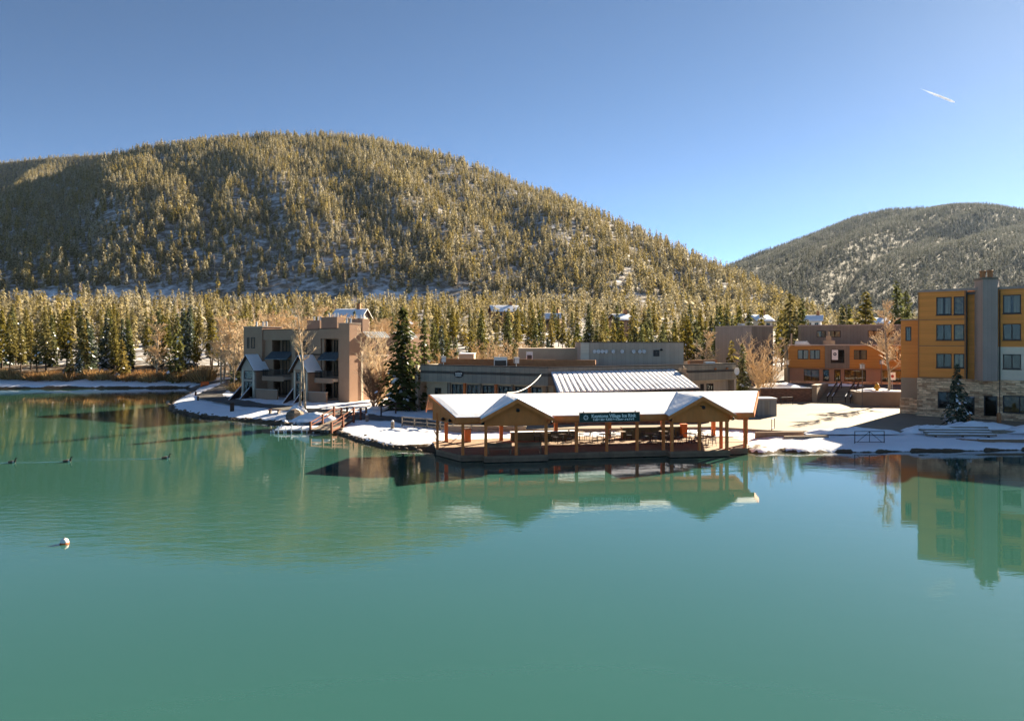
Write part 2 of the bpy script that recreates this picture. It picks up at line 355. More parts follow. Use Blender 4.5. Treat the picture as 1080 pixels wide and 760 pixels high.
# ------------------------------------------------------------------ lake
def water_mat():
    m = bpy.data.materials.new('lake_water'); m.use_nodes = True; n = m.node_tree.nodes; l = m.node_tree.links; b = n['Principled BSDF']
    b.inputs['Roughness'].default_value = .025; b.inputs['IOR'].default_value = 1.62; b.inputs['Specular IOR Level'].default_value = .5
    tc = n.new('ShaderNodeTexCoord')
    at = n.new('ShaderNodeAttribute'); at.attribute_name = 'shallow_and_shade'
    no = n.new('ShaderNodeTexNoise'); no.inputs['Scale'].default_value = .035; no.inputs['Detail'].default_value = 3; l.new(tc.outputs['Object'], no.inputs[0])
    cr = n.new('ShaderNodeValToRGB'); cr.color_ramp.elements[0].position = .3; cr.color_ramp.elements[1].position = .7
    cr.color_ramp.elements[0].color = (.022, .08, .062, 1); cr.color_ramp.elements[1].color = (.027, .09, .07, 1); l.new(no.outputs[0], cr.inputs[0])
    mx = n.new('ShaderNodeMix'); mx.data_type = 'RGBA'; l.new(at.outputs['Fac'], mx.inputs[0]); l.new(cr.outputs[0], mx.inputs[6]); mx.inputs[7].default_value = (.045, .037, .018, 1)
    l.new(mx.outputs[2], b.inputs['Base Color'])
    # wind ripples: short waves whose height varies over the lake
    def wave(scale, sx, sy, det):
        mp = n.new('ShaderNodeMapping'); mp.inputs['Scale'].default_value = (sx, sy, 1); mp.inputs['Rotation'].default_value = (0, 0, R(18)); l.new(tc.outputs['Object'], mp.inputs[0])
        t = n.new('ShaderNodeTexNoise'); t.inputs['Scale'].default_value = scale; t.inputs['Detail'].default_value = det; t.inputs['Roughness'].default_value = .55; l.new(mp.outputs[0], t.inputs[0]); return t.outputs[0]
    w1 = wave(1.0, .6, 1.4, 2); w2 = wave(5.5, .8, 1.2, 2); pa = wave(.045, .6, 1.6, 2)
    pr = n.new('ShaderNodeValToRGB'); pr.color_ramp.elements[0].position = .42; pr.color_ramp.elements[1].position = .68
    pr.color_ramp.elements[0].color = (.3, .3, .3, 1); pr.color_ramp.elements[1].color = (1.2, 1.2, 1.2, 1); l.new(pa, pr.inputs[0])
    rp = n.new('ShaderNodeAttribute'); rp.attribute_name = 'ripple'
    a = n.new('ShaderNodeMath'); a.operation = 'MULTIPLY_ADD'; a.inputs[1].default_value = .25; l.new(w2, a.inputs[0]); l.new(w1, a.inputs[2])
    s = n.new('ShaderNodeMath'); s.operation = 'MULTIPLY'; l.new(pr.outputs[0], s.inputs[0]); l.new(rp.outputs['Fac'], s.inputs[1])
    bp = n.new('ShaderNodeBump'); bp.inputs['Distance'].default_value = .011; l.new(a.outputs[0], bp.inputs['Height']); l.new(s.outputs[0], bp.inputs['Strength'])
    l.new(bp.outputs[0], b.inputs['Normal'])
    return m
M_WATER = water_mat()
xs = np.concatenate([np.arange(-260, -70, 4.0), np.arange(-70, 50, 1.0), np.arange(50, 121, 4.0)])
ys = np.concatenate([np.arange(-60, 30, 5.0), np.arange(30, 104, 1.0), np.arange(104, 149, 1.5)])
X, Y = np.meshgrid(xs, ys); dl = lake_dist(X, Y)
sh = np.exp(np.minimum(dl, 0) / 1.6)
cove_shade = np.exp(-(((X + 60) / 13) ** 2 + ((Y - 122) / 19) ** 2)) * 1.5          # brown tone paints the tree shade on the water by the point
sh = np.clip(np.maximum(sh, cove_shade), 0, 1)
rip = .6 + 1.5 * np.exp(-((Y - 38) / 8.0) ** 2) * np.clip(-X / 20 + .4, .0, 1) + 2.0 * np.exp(-((Y - 84) / 9.0) ** 2) * np.clip(-(X + 15) / 25, 0, 1)
me = grid_mesh('lake_water', X, Y, np.zeros_like(X), [M_WATER], {'shallow_and_shade': sh, 'ripple': rip}); tag(ob('lake_water', me), kind='structure')

# ------------------------------------------------------------------ trees
M_BARK = mat('conifer_bark', (.10, .065, .045), (.05, .033, .025), scale=6, stretch=(1, 1, .3))
M_ABARK = mat('aspen_bark', (.42, .35, .26), (.2, .15, .1), scale=5, stretch=(1, 1, .6))
M_TWIG = mat('bare_twig', (.68, .52, .32), (.5, .36, .21), scale=1.5)
M_TWIGD = mat('bare_twig_brown', (.22, .12, .07), (.12, .07, .045), scale=1.5)
M_PINE = foliage_mat('pine_needle', (.12, .10, .018), (.17, .135, .022), (.18, .135, .03), frost=.12, trans=.4)
M_SPRUCE = foliage_mat('spruce_needle', (.075, .085, .024), (.115, .115, .03), frost=.12, trans=.4)
M_BLUESPR = foliage_mat('dark_spruce_needle', (.042, .06, .036), (.06, .08, .045), frost=.12, trans=.3)
M_MTN = foliage_mat('mountain_needle', (.17, .135, .035), (.29, .22, .055), (.25, .2, .09), frost=.6, trans=.35)
M_FAR = foliage_mat('far_mountain_needle', (.045, .054, .04), (.075, .076, .045), (.085, .08, .055), frost=.5)
M_WILLOW = foliage_mat('willow_twig', (.34, .19, .08), (.46, .30, .13), (.28, .17, .09), trans=.15)
M_TSNOW = mat('tree_snow', (.82, .83, .86), (.7, .72, .76), scale=3)

def sprays(P, Dv, Sv, L, W, sag):
    """leaf-shaped quads: base, left, tip, right"""
    L = L[:, None]; W = W[:, None]; dz = np.array([0, 0, 1.0])
    m = P + Dv * L * .45
    V = np.stack([P, m + Sv * W - dz * (W * sag), P + Dv * L, m - Sv * W - dz * (W * sag)], 1).reshape(-1, 3)
    return V, np.arange(len(V)).reshape(-1, 4)
def conifer_crown(seed, H, Rb, z0, nwh, nbr, nsp, L, shape=1.0, droop=.3, ragged=.3, snow=0.0, hang=-.7):
    g = np.random.default_rng(seed)
    P = []; A = []; T = []; Rr = []
    lob = g.uniform(.75, 1.15, 8)
    for k in range(nwh):
        t = (k + g.uniform(0, .8)) / nwh
        z = z0 + (H * .985 - z0) * t
        rad = Rb * ((1 - t) ** shape * min(1, .45 + t * 3.0)) * g.uniform(1 - ragged, 1 + ragged * .35) + .02 * H * (1 - t) + .03
        nb = max(3, int(nbr * (1 - .55 * t)))
        a0 = g.uniform(0, 6.28)
        for j in range(nb):
            a = a0 + 6.283 * j / nb + g.normal(0, .25)
            r1 = rad * g.uniform(.65, 1.1) * np.interp((a % 6.283) / 6.283 * 8, range(9), list(lob) + [lob[0]])
            for s in range(nsp):
                f = (s + g.uniform(.1, .9)) / nsp
                P.append((math.cos(a) * r1 * f, math.sin(a) * r1 * f, z - droop * r1 * f ** 1.3 + g.normal(0, .12) * L)); A.append(a); T.append(t); Rr.append(f)
    P = np.array(P); A = np.array(A) + g.normal(0, .55, len(P)); T = np.array(T); Rr = np.array(Rr); n = len(P)
    el = hang + g.normal(0, .35, n)
    Dv = np.stack([np.cos(A), np.sin(A), el], 1); Dv /= np.linalg.norm(Dv, axis=1)[:, None]
    roll = g.normal(0, .6, n)
    Sv = np.stack([-np.sin(A) * np.cos(roll), np.cos(A) * np.cos(roll), np.sin(roll)], 1)
    Ln = L * g.uniform(.65, 1.3, n) * (1 - .45 * T); Wd = Ln * g.uniform(.30, .48, n)
    V, Fc = sprays(P, Dv, Sv, Ln, Wd, .25)
    mi = (g.random(n) < snow * (1.15 - T)).astype(int)
    # leader
    tip = np.array([[0, 0, H - .06 * H], [.02 * H * .5, 0, H - .03 * H], [0, 0, H], [-.02 * H * .5, 0, H - .03 * H]])
    V = np.concatenate([V, tip]); Fc = np.concatenate([Fc, np.arange(4)[None] + len(V) - 4]); mi = np.append(mi, 0)
    return V, Fc, mi
def trunk_mesh(name, H, r, m, n=7, seed=0, z0=0.0):
    g = random.Random(seed); mb = MB(); N = 5; prev = None
    pts = [(g.uniform(-1, 1) * r * .4 * (i > 0), g.uniform(-1, 1) * r * .4 * (i > 0), -.35 + (H + .35) * i / N) for i in range(N + 1)]
    for i in range(N): mb.tube(pts[i], pts[i + 1], r * (1 - i / (N + .3)) * (1.25 if i == 0 else 1), r * (1 - (i + 1) / (N + .3)), n, cap=False)
    return mb.mesh(name, m)
def bare_tree(seed, H, spread, r0, depth=4, up=.55, trunks=1, start=.18, twig=.022, dens=1.0, lean=.05):
    """returns (trunk builder, crown builder) of a leafless tree"""
    g = random.Random(seed); tm = MB(); cm = MB()
    def grow(p, d, L, r, lev):
        nseg = 3 if lev <= 1 else 2; q = Vector(p)
        for i in range(nseg):
            d = (d + Vector((g.gauss(0, .13), g.gauss(0, .13), g.gauss(.07, .06)))).normalized()
            q2 = q + d * (L / nseg); ra = r * (1 - .75 * i / nseg); rb = r * (1 - .75 * (i + 1) / nseg)
            cm.tube(q, q2, max(ra, twig * .5), max(rb, twig * .4), 4 if lev <= 1 else 3, cap=False)
            if lev < depth:
                for _ in range(max(1, int((3.0 if lev < depth - 1 else 4.0) * dens))):
                    az = g.uniform(0, 6.283); s = g.uniform(.45, .95)
                    side = Vector((math.cos(az), math.sin(az), g.uniform(-.1, .6))).normalized()
                    grow(q + (q2 - q) * g.random(), (d * .62 + side * s).normalized(), L * g.uniform(.38, .62), max(r * .42, twig * .55), lev + 1)
            q = q2
    for k in range(trunks):
        az = g.uniform(0, 6.283); base = Vector((math.cos(az), math.sin(az), 0)) * (r0 * 1.3 if trunks > 1 else 0)
        d = Vector((math.cos(az) * lean, math.sin(az) * lean, 1)).normalized(); p = base - Vector((0, 0, .3)); N = 9; h = H * g.uniform(.88, 1)
        for i in range(N):
            d = (d + Vector((g.gauss(0, .035), g.gauss(0, .035), .05))).normalized()
            p2 = p + d * ((h + .3) / N); a, b = r0 * (1 - i / N) ** .8 + .012, r0 * (1 - (i + 1) / N) ** .8 + .012
            tm.tube(p, p2, a, b, 7, cap=False)
            t = i / N
            if t >= start:
                for _ in range(int(g.choice((2, 3, 3, 4)) * dens + .5)):
                    az2 = g.uniform(0, 6.283)
                    L = H * spread * (1 - .62 * t) * g.uniform(.65, 1.1)
                    dd = Vector((math.cos(az2), math.sin(az2), up + g.uniform(-.15, .45))).normalized()
                    grow(p + (p2 - p) * g.random(), dd, L, b * .55 + .012, 2 if depth >= 3 else 1)
            p = p2
    return tm, cm
PROTO = {}
def proto_conifer(key, n, m, seed, **k):
    """n variants of (trunk mesh, crown mesh, nominal height)"""
    L = []
    for i in range(n):
        H = k['H']; V, Fc, mi = conifer_crown(seed + i, **k)
        L.append((trunk_mesh('trunk', H * .93, k.get('tr', 0) or H * .014, M_BARK, seed=seed + i), np_mesh('crown', V, Fc, [m, M_TSNOW], mi), H))
    PROTO[key] = L
proto_conifer('pine', 5, M_PINE, 100, H=13, Rb=1.75, z0=3.0, nwh=30, nbr=8, nsp=3, L=.85, shape=.62, droop=.18, ragged=.45, snow=.015)
proto_conifer('spruce', 4, M_SPRUCE, 140, H=13, Rb=2.3, z0=.5, nwh=38, nbr=10, nsp=3, L=.85, shape=.85, droop=.38, ragged=.3, snow=.05)
proto_conifer('hero', 2, M_SPRUCE, 210, H=12, Rb=2.9, z0=.4, nwh=50, nbr=11, nsp=4, L=.72, shape=.9, droop=.38, ragged=.3, snow=.07)
proto_conifer('young', 3, M_PINE, 170, H=6, Rb=1.5, z0=.3, nwh=22, nbr=8, nsp=3, L=.6, shape=.85, droop=.3, ragged=.3, snow=.03)
proto_conifer('dark', 3, M_BLUESPR, 190, H=10, Rb=2.2, z0=.35, nwh=40, nbr=10, nsp=3, L=.7, shape=.9, droop=.4, ragged=.28, snow=.14)
def proto_bare(key, n, seed, tw, bark, **k):
    L = []
    for i in range(n):
        t, c = bare_tree(seed + i, **k); L.append((t.mesh('trunk', bark), c.mesh('crown', tw), k['H']))
    PROTO[key] = L
proto_bare('aspen', 5, 300, M_TWIG, M_ABARK, H=11, spread=.24, r0=.13, depth=4, up=.75, start=.22, twig=.04, dens=1.05)
proto_bare('tallaspen', 2, 360, M_TWIG, M_ABARK, H=14, spread=.2, r0=.15, depth=4, up=.7, start=.38, twig=.026, dens=.8, lean=.06)
proto_bare('shrubtree', 3, 330, M_TWIG, M_TWIG, H=5.5, spread=.5, r0=.07, depth=4, up=1.0, trunks=4, start=.1, twig=.026, dens=.7, lean=.3)
proto_bare('brownshrub', 2, 340, M_TWIGD, M_TWIGD, H=4.0, spread=.5, r0=.06, depth=4, up=.9, trunks=5, start=.05, twig=.03, dens=.8, lean=.4)
def place_tree(key, x, y, H, name, label, cat, group=None, z=None, idx=None, rz=None, wide=1.0):
    L = PROTO[key]; t, c, H0 = L[random.randrange(len(L)) if idx is None else idx]
    s = H / H0; z = float(near_z(x, y) if y < 160 else hill(x, y)) if z is None else z
    root = thing(name, label, cat, (x, y, z), rz if rz is not None else random.uniform(0, 6.28), group)
    root.scale = (s * wide, s * wide, s)
    ob('trunk', t, root); ob('crown', c, root)
    return root

# ---- mountain forest: one mass of trees, instanced on scattered points
def gn_scatter(name, protos, pts, scl, idx, rot, label, cat):
    c = bpy.data.collections.new(name + '_source')
    for i, me in enumerate(protos): c.objects.link(bpy.data.objects.new('%s_source_%d' % (name, i), me))
    me = bpy.data.meshes.new(name); me.vertices.add(len(pts)); me.vertices.foreach_set('co', np.asarray(pts, np.float32).ravel())
    a = me.attributes.new('sc', 'FLOAT_VECTOR', 'POINT'); a.data.foreach_set('vector', np.asarray(scl, np.float32).ravel())
    a = me.attributes.new('idx', 'INT', 'POINT'); a.data.foreach_set('value', np.asarray(idx, np.int32))
    a = me.attributes.new('rot', 'FLOAT_VECTOR', 'POINT'); rv = np.zeros((len(pts), 3), np.float32); rv[:, 2] = rot; a.data.foreach_set('vector', rv.ravel())
    me.update()
    o = tag(ob(name, me), label, cat, None, 'stuff')
    ng = bpy.data.node_groups.new(name, 'GeometryNodeTree')
    ng.interface.new_socket('Geometry', in_out='INPUT', socket_type='NodeSocketGeometry'); ng.interface.new_socket('Geometry', in_out='OUTPUT', socket_type='NodeSocketGeometry')
    N = ng.nodes; Lk = ng.links
    gi = N.new('NodeGroupInput'); go = N.new('NodeGroupOutput'); mp = N.new('GeometryNodeMeshToPoints'); ip = N.new('GeometryNodeInstanceOnPoints'); ci = N.new('GeometryNodeCollectionInfo')
    ci.inputs['Collection'].default_value = c; ci.inputs['Separate Children'].default_value = True; ci.inputs['Reset Children'].default_value = True
    def na(nm, ty):
        q = N.new('GeometryNodeInputNamedAttribute'); q.data_type = ty; q.inputs['Name'].default_value = nm; return q.outputs[0]
    Lk.new(gi.outputs[0], mp.inputs[0]); Lk.new(mp.outputs[0], ip.inputs['Points']); Lk.new(ci.outputs[0], ip.inputs['Instance'])
    ip.inputs['Pick Instance'].default_value = True
    Lk.new(na('idx', 'INT'), ip.inputs['Instance Index']); Lk.new(na('rot', 'FLOAT_VECTOR'), ip.inputs['Rotation']); Lk.new(na('sc', 'FLOAT_VECTOR'), ip.inputs['Scale'])
    Lk.new(ip.outputs[0], go.inputs[0])
    md = o.modifiers.new('scatter', 'NODES'); md.node_group = ng
    return o
def small_conifer(seed, m, H=12, Rb=2.3, nwh=15, nbr=8, L=1.8, z0=1.0, shape=.75):
    V, Fc, mi = conifer_crown(seed, H, Rb, z0, nwh, nbr, 1, L, shape, .3, .4, hang=-1.1)
    a = .13; tv = np.array([(-a, 0, -1.5), (a, 0, -1.5), (0, 0, H * .9), (0, -a, -1.5), (0, a, -1.5), (0, 0, H * .9)]); tf = np.array([(0, 1, 2, 2), (3, 4, 5, 5)])
    mb = bpy.data.meshes.new('conifer')
    Va = np.concatenate([V, tv]); faces = [tuple(f) for f in Fc] + [tuple(int(i) + len(V) for i in f[:3]) for f in tf]
    mb.from_pydata([tuple(v) for v in Va], [], faces); mb.materials.append(m); mb.materials.append(M_BARK)
    mb.polygons.foreach_set('material_index', [0] * len(Fc) + [1] * 2); mb.update(); return mb
def bare_small(seed):
    t, c = bare_tree(seed, 10, .22, .12, 3, .8, 1, .25, .06, .8); t.v, o = t.v + c.v, len(t.v); t.f += [tuple(i + o for i in f) for f in c.f]; return t.mesh('bare_tree', M_TWIG)
def scatter(fn, tab, u0, u1, D0, spacing, over=1.02, seed=1, clear=None):
    g = np.random.default_rng(seed); Dm = tab[:, 2].max() * over
    area = (u1 - u0) * (Dm ** 2 - D0 ** 2) / 2; n = int(area / spacing ** 2)
    u = g.uniform(u0, u1, n); D = np.sqrt(g.uniform(D0 ** 2, Dm ** 2, n))
    _, Dr = ridge_at(tab, u); keep = D < Dr * over
    if clear is not None: keep &= clear(u * F + CX, D, g)
    u, D = u[keep], D[keep]; x = u * D
    return np.stack([x, D, fn(x, D)], 1), g
def clear_main(px, D, g):
    base = (D < 600) & (D > 568) & (fbm(px / 60.0, D / 200, 41) > .47)                 # snowy clearings at the hill foot
    band = fbm(px / 13.0, D / 38.0, 42) > .60
    low = (D < 535) & (g.random(len(px)) > .66)
    for hx, hD in ((532, 330), (371, 210), (800, 240), (858, 260), (926, 270), (583, 300), (655, 250)): low |= (np.abs(px - hx) * D / F < 8) & (D > hD - 22) & (D < hD + 7)
    return ~(base & (g.random(len(px)) > .12)) & ~(band & (g.random(len(px)) > .25)) & ~low
pts, g = scatter(hill, RIDGE, -.92, .9, 205, 5.9, 1.02, 3, clear_main)
n = len(pts); hgt = (.6 + 1.0 * g.random(n) ** 1.5) * (1 + .7 * (fbm(pts[:, 0] / 90, pts[:, 1] / 90, 50) - .5)); hgt = hgt * np.interp(pts[:, 1], [200, 300, 560, 640], [.55, .64, .72, .88]); wd = hgt * g.uniform(.9, 1.4, n)
gn_scatter('hillside_forest', [small_conifer(500 + i, M_MTN, shape=.6 + .1 * (i % 4), Rb=2.0 + .3 * (i % 3)) for i in range(7)] + [bare_small(520)], pts - np.array([0, 0, .4]), np.stack([wd, wd, hgt], 1),
           np.where(g.random(n) < .05, 7, g.integers(0, 7, n)), g.uniform(0, 6.28, n), 'dense conifer forest covering the large rounded mountain', 'forest')
pts, g = scatter(lambda x, y: hill2(x, y, FARR, 950, 8, 60), FARR, .22, .95, 1000, 7.6, 1.02, 4, lambda px, D, g: ~((fbm(px / 10.0, D / 160, 44) > .74) & (g.random(len(px)) > .3)))
n = len(pts); hgt = g.uniform(.7, 1.3, n); wd = hgt * g.uniform(.95, 1.3, n)
gn_scatter('distant_forest', [small_conifer(540 + i, M_FAR, nwh=8, nbr=6, L=2.6) for i in range(4)], pts - np.array([0, 0, .6]), np.stack([wd, wd, hgt], 1), g.integers(0, 4, n), g.uniform(0, 6.28, n),
           'distant snowy conifer forest on the hill at right', 'forest')
pts, g = scatter(lambda x, y: hill2(x, y, LEFR, 1200, 60, 80), LEFR, -.95, -.42, 1500, 6.8, 1.02, 5)
n = len(pts); hgt = g.uniform(.7, 1.25, n); wd = hgt * g.uniform(.9, 1.25, n)
gn_scatter('ridge_forest', [small_conifer(560 + i, M_MTN, nwh=9, nbr=5, L=2.1) for i in range(4)], pts - np.array([0, 0, .6]), np.stack([wd, wd, hgt], 1), g.integers(0, 4, n), g.uniform(0, 6.28, n),
           'sunlit conifer forest on the far ridge at upper left', 'forest')

# ------------------------------------------------------------------ building materials
M_SNOW = mat('snow', (.86, .87, .89), (.78, .79, .83), scale=1.4, bump=.35, bscale=7, spec=.1)
M_PORANGE = mat('stained_cedar', (.78, .21, .052), (.62, .16, .038), scale=2.2, stretch=(1, 1, .4), rough=.65, wear=.2, wearc=(.42, .2, .09))
M_PCEIL = mat('cedar_soffit', (.4, .18, .07), (.3, .13, .05), scale=2, lines=('h', .15, .3))
M_DECK = mat('deck_board', (.36, .25, .16), (.25, .17, .11), scale=2.5, lines=('h', .14, .35), rough=.8, wear=.3, wearc=(.28, .22, .16))
M_SKIRT = mat('deck_skirt', (.32, .195, .115), (.21, .125, .075), scale=1.4, lines=('v', .16, .35), wear=.35, wearc=(.22, .17, .12))
M_DARKWOOD = mat('dark_brown_wood', (.085, .045, .03), (.05, .03, .02), scale=4)
M_REDWOOD = mat('red_stained_wood', (.2, .07, .035), (.14, .05, .027), scale=4)
M_GREYWOOD = mat('weathered_wood', (.27, .22, .17), (.17, .135, .1), scale=5, stretch=(.3, 1, 1))
M_TAUPE = mat('taupe_stucco', (.35, .212, .135), (.31, .185, .118), scale=.8, bump=.15, bscale=30, wear=.2, wearc=(.17, .125, .1))
M_TAUPE_L = mat('pale_taupe_trim', (.45, .36, .28), (.38, .3, .24), scale=2)
M_LODGE = mat('grey_panel', (.265, .235, .18), (.225, .2, .155), scale=.5, lines=('h', .62, .22), wear=.25, wearc=(.16, .15, .13))
M_LODGE_L = mat('pale_grey_panel', (.46, .375, .285), (.4, .325, .245), scale=.5, lines=('h', .55, .14), wear=.2, wearc=(.22, .19, .16))
M_BEIGE = mat('beige_stucco', (.5, .39, .25), (.43, .33, .21), scale=.6, bump=.1, bscale=20, wear=.25, wearc=(.25, .2, .15))
M_COPPER = mat('rust_coping', (.36, .165, .07), (.28, .12, .05), scale=2)
M_ORANGE = mat('orange_board', (.70, .26, .047), (.62, .225, .04), scale=1.2, stretch=(.25, .25, 2), lines=('v', .2, .18), rough=.6, wear=.12, wearc=(.5, .2, .04))
M_OCHRE = mat('ochre_board', (.42, .19, .035), (.36, .16, .03), scale=1.2, stretch=(.25, .25, 2), lines=('v', .2, .18), rough=.6)
M_GREYB = mat('warm_grey_panel', (.33, .26, .215), (.29, .23, .19), scale=.7, lines=('h', .5, .14), wear=.15)
M_GREYD = mat('dark_taupe_panel', (.19, .158, .118), (.16, .133, .1), scale=.7, lines=('h', .5, .2), wear=.15, wearc=(.15, .13, .11))
M_CREAM = mat('cream_board', (.66, .57, .43), (.6, .515, .385), scale=1.2, lines=('v', .2, .16))
M_FRAME = mat('dark_window_frame', (.035, .027, .023), scale=4, rough=.5)
M_METAL = mat('dark_metal', (.05, .047, .045), scale=6, rough=.45, metallic=.6)
M_BLUEMETAL = mat('slate_blue_metal', (.10, .125, .14), (.085, .105, .12), scale=1.5, rough=.45, metallic=.3)
M_STEEL = mat('galvanised_steel', (.42, .42, .41), (.3, .3, .3), scale=6, rough=.4, metallic=.7)
M_CONC = mat('plaza_concrete', (.29, .235, .17), (.24, .195, .14), scale=.35, bump=.1, bscale=8, lines=('h', 2.4, .12), wear=.5, wearc=(.2, .16, .115))
M_ASPH = mat('path_asphalt', (.115, .108, .1), (.085, .08, .075), scale=.8, bump=.2, bscale=25, wear=.3, wearc=(.16, .15, .14))
M_TAN = mat('tan_render', (.34, .25, .165), (.28, .2, .13), scale=1.0, bump=.15, bscale=12, wear=.3, wearc=(.22, .16, .11))
M_BLACK = mat('black_metal', (.02, .02, .02), rough=.5)
M_CURTAIN = mat('curtain', (.6, .54, .44), (.36, .31, .25), scale=3, stretch=(6, 1, .2))
M_ROOMDARK = mat('dark_room', (.035, .028, .024), (.02, .017, .015), scale=1.2)
M_REFLWARM = mat('warm_reflection', (.6, .38, .14), (.12, .08, .045), scale=2.2, detail=6)  # golden mottling paints the reflection of sunlit trees in the panes
M_WHITE = mat('white_paint', (.78, .76, .72), (.66, .64, .6), scale=3)
def glass_mat():
    m = bpy.data.materials.new('window_glass'); m.use_nodes = True; n = m.node_tree.nodes; l = m.node_tree.links; n.remove(n['Principled BSDF'])
    t = n.new('ShaderNodeBsdfTransparent'); t.inputs[0].default_value = (.75, .75, .7, 1); g = n.new('ShaderNodeBsdfGlossy'); g.inputs['Roughness'].default_value = .03
    no = n.new('ShaderNodeTexNoise'); no.inputs['Scale'].default_value = .9; bp = n.new('ShaderNodeBump'); bp.inputs['Strength'].default_value = .12; bp.inputs['Distance'].default_value = .05
    l.new(no.outputs[0], bp.inputs['Height']); l.new(bp.outputs[0], g.inputs['Normal'])
    lw = n.new('ShaderNodeLayerWeight'); lw.inputs[0].default_value = .2
    mr = n.new('ShaderNodeMapRange'); mr.inputs[3].default_value = .02; mr.inputs[4].default_value = .35; l.new(lw.outputs['Fresnel'], mr.inputs[0])
    ms = n.new('ShaderNodeMixShader'); l.new(mr.outputs[0], ms.inputs[0]); l.new(t.outputs[0], ms.inputs[1]); l.new(g.outputs[0], ms.inputs[2]); l.new(ms.outputs[0], n['Material Output'].inputs[0])
    return m
M_GLASS = glass_mat()
def brick_mat(name, c1, c2, mortar, sc, bw, bh, squash=1.0, bump=.5, along='xz'):
    m = bpy.data.materials.new(name); m.use_nodes = True; n = m.node_tree.nodes; l = m.node_tree.links; b = n['Principled BSDF']; b.inputs['Roughness'].default_value = .9
    tc = n.new('ShaderNodeTexCoord'); sp = n.new('ShaderNodeSeparateXYZ'); cb = n.new('ShaderNodeCombineXYZ'); l.new(tc.outputs['Object'], sp.inputs[0])
    ad = n.new('ShaderNodeMath'); ad.operation = 'ADD'; l.new(sp.outputs[0], ad.inputs[0]); l.new(sp.outputs[1], ad.inputs[1]); l.new(ad.outputs[0], cb.inputs[0]); l.new(sp.outputs[2], cb.inputs[1])
    dn = n.new('ShaderNodeTexNoise'); dn.inputs['Scale'].default_value = 2.5; l.new(tc.outputs['Object'], dn.inputs[0])
    dv = n.new('ShaderNodeVectorMath'); dv.operation = 'MULTIPLY_ADD'; dv.inputs[1].default_value = (.12, .05, 0); l.new(dn.outputs['Color'], dv.inputs[0]); l.new(cb.outputs[0], dv.inputs[2])
    br = n.new('ShaderNodeTexBrick'); br.inputs['Scale'].default_value = sc; br.inputs['Brick Width'].default_value = bw; br.inputs['Row Height'].default_value = bh
    br.inputs['Mortar Size'].default_value = .012; br.inputs['Color1'].default_value = (*c1, 1); br.inputs['Color2'].default_value = (*c2, 1); br.inputs['Mortar'].default_value = (*mortar, 1)
    l.new(dv.outputs[0], br.inputs[0])
    vo = n.new('ShaderNodeTexNoise'); vo.inputs['Scale'].default_value = 3.3; vo.inputs['Detail'].default_value = 3; mpv = n.new('ShaderNodeMapping'); mpv.inputs['Scale'].default_value = (.7, .7, 2.2); l.new(tc.outputs['Object'], mpv.inputs[0]); l.new(mpv.outputs[0], vo.inputs[0])
    mr = n.new('ShaderNodeMapRange'); mr.inputs[1].default_value = .3; mr.inputs[2].default_value = .7; mr.inputs[3].default_value = .5; mr.inputs[4].default_value = 1.35; l.new(vo.outputs[0], mr.inputs[0])
    s = n.new('ShaderNodeVectorMath'); s.operation = 'SCALE'; l.new(br.outputs[0], s.inputs[0]); l.new(mr.outputs[0], s.inputs['Scale']); l.new(s.outputs[0], b.inputs['Base Color'])
    bp = n.new('ShaderNodeBump'); bp.inputs['Strength'].default_value = bump; bp.inputs['Distance'].default_value = .04; l.new(br.outputs['Fac'], bp.inputs['Height']); bp.invert = True; l.new(bp.outputs[0], b.inputs['Normal'])
    return m
M_STONE = brick_mat('ledge_stone', (.78, .54, .31), (.36, .195, .095), (.22, .145, .09), 1.0, .8, .24)
M_BRICK = brick_mat('red_brown_brick', (.30, .12, .05), (.22, .085, .04), (.2, .13, .09), 1.0, .24, .08)

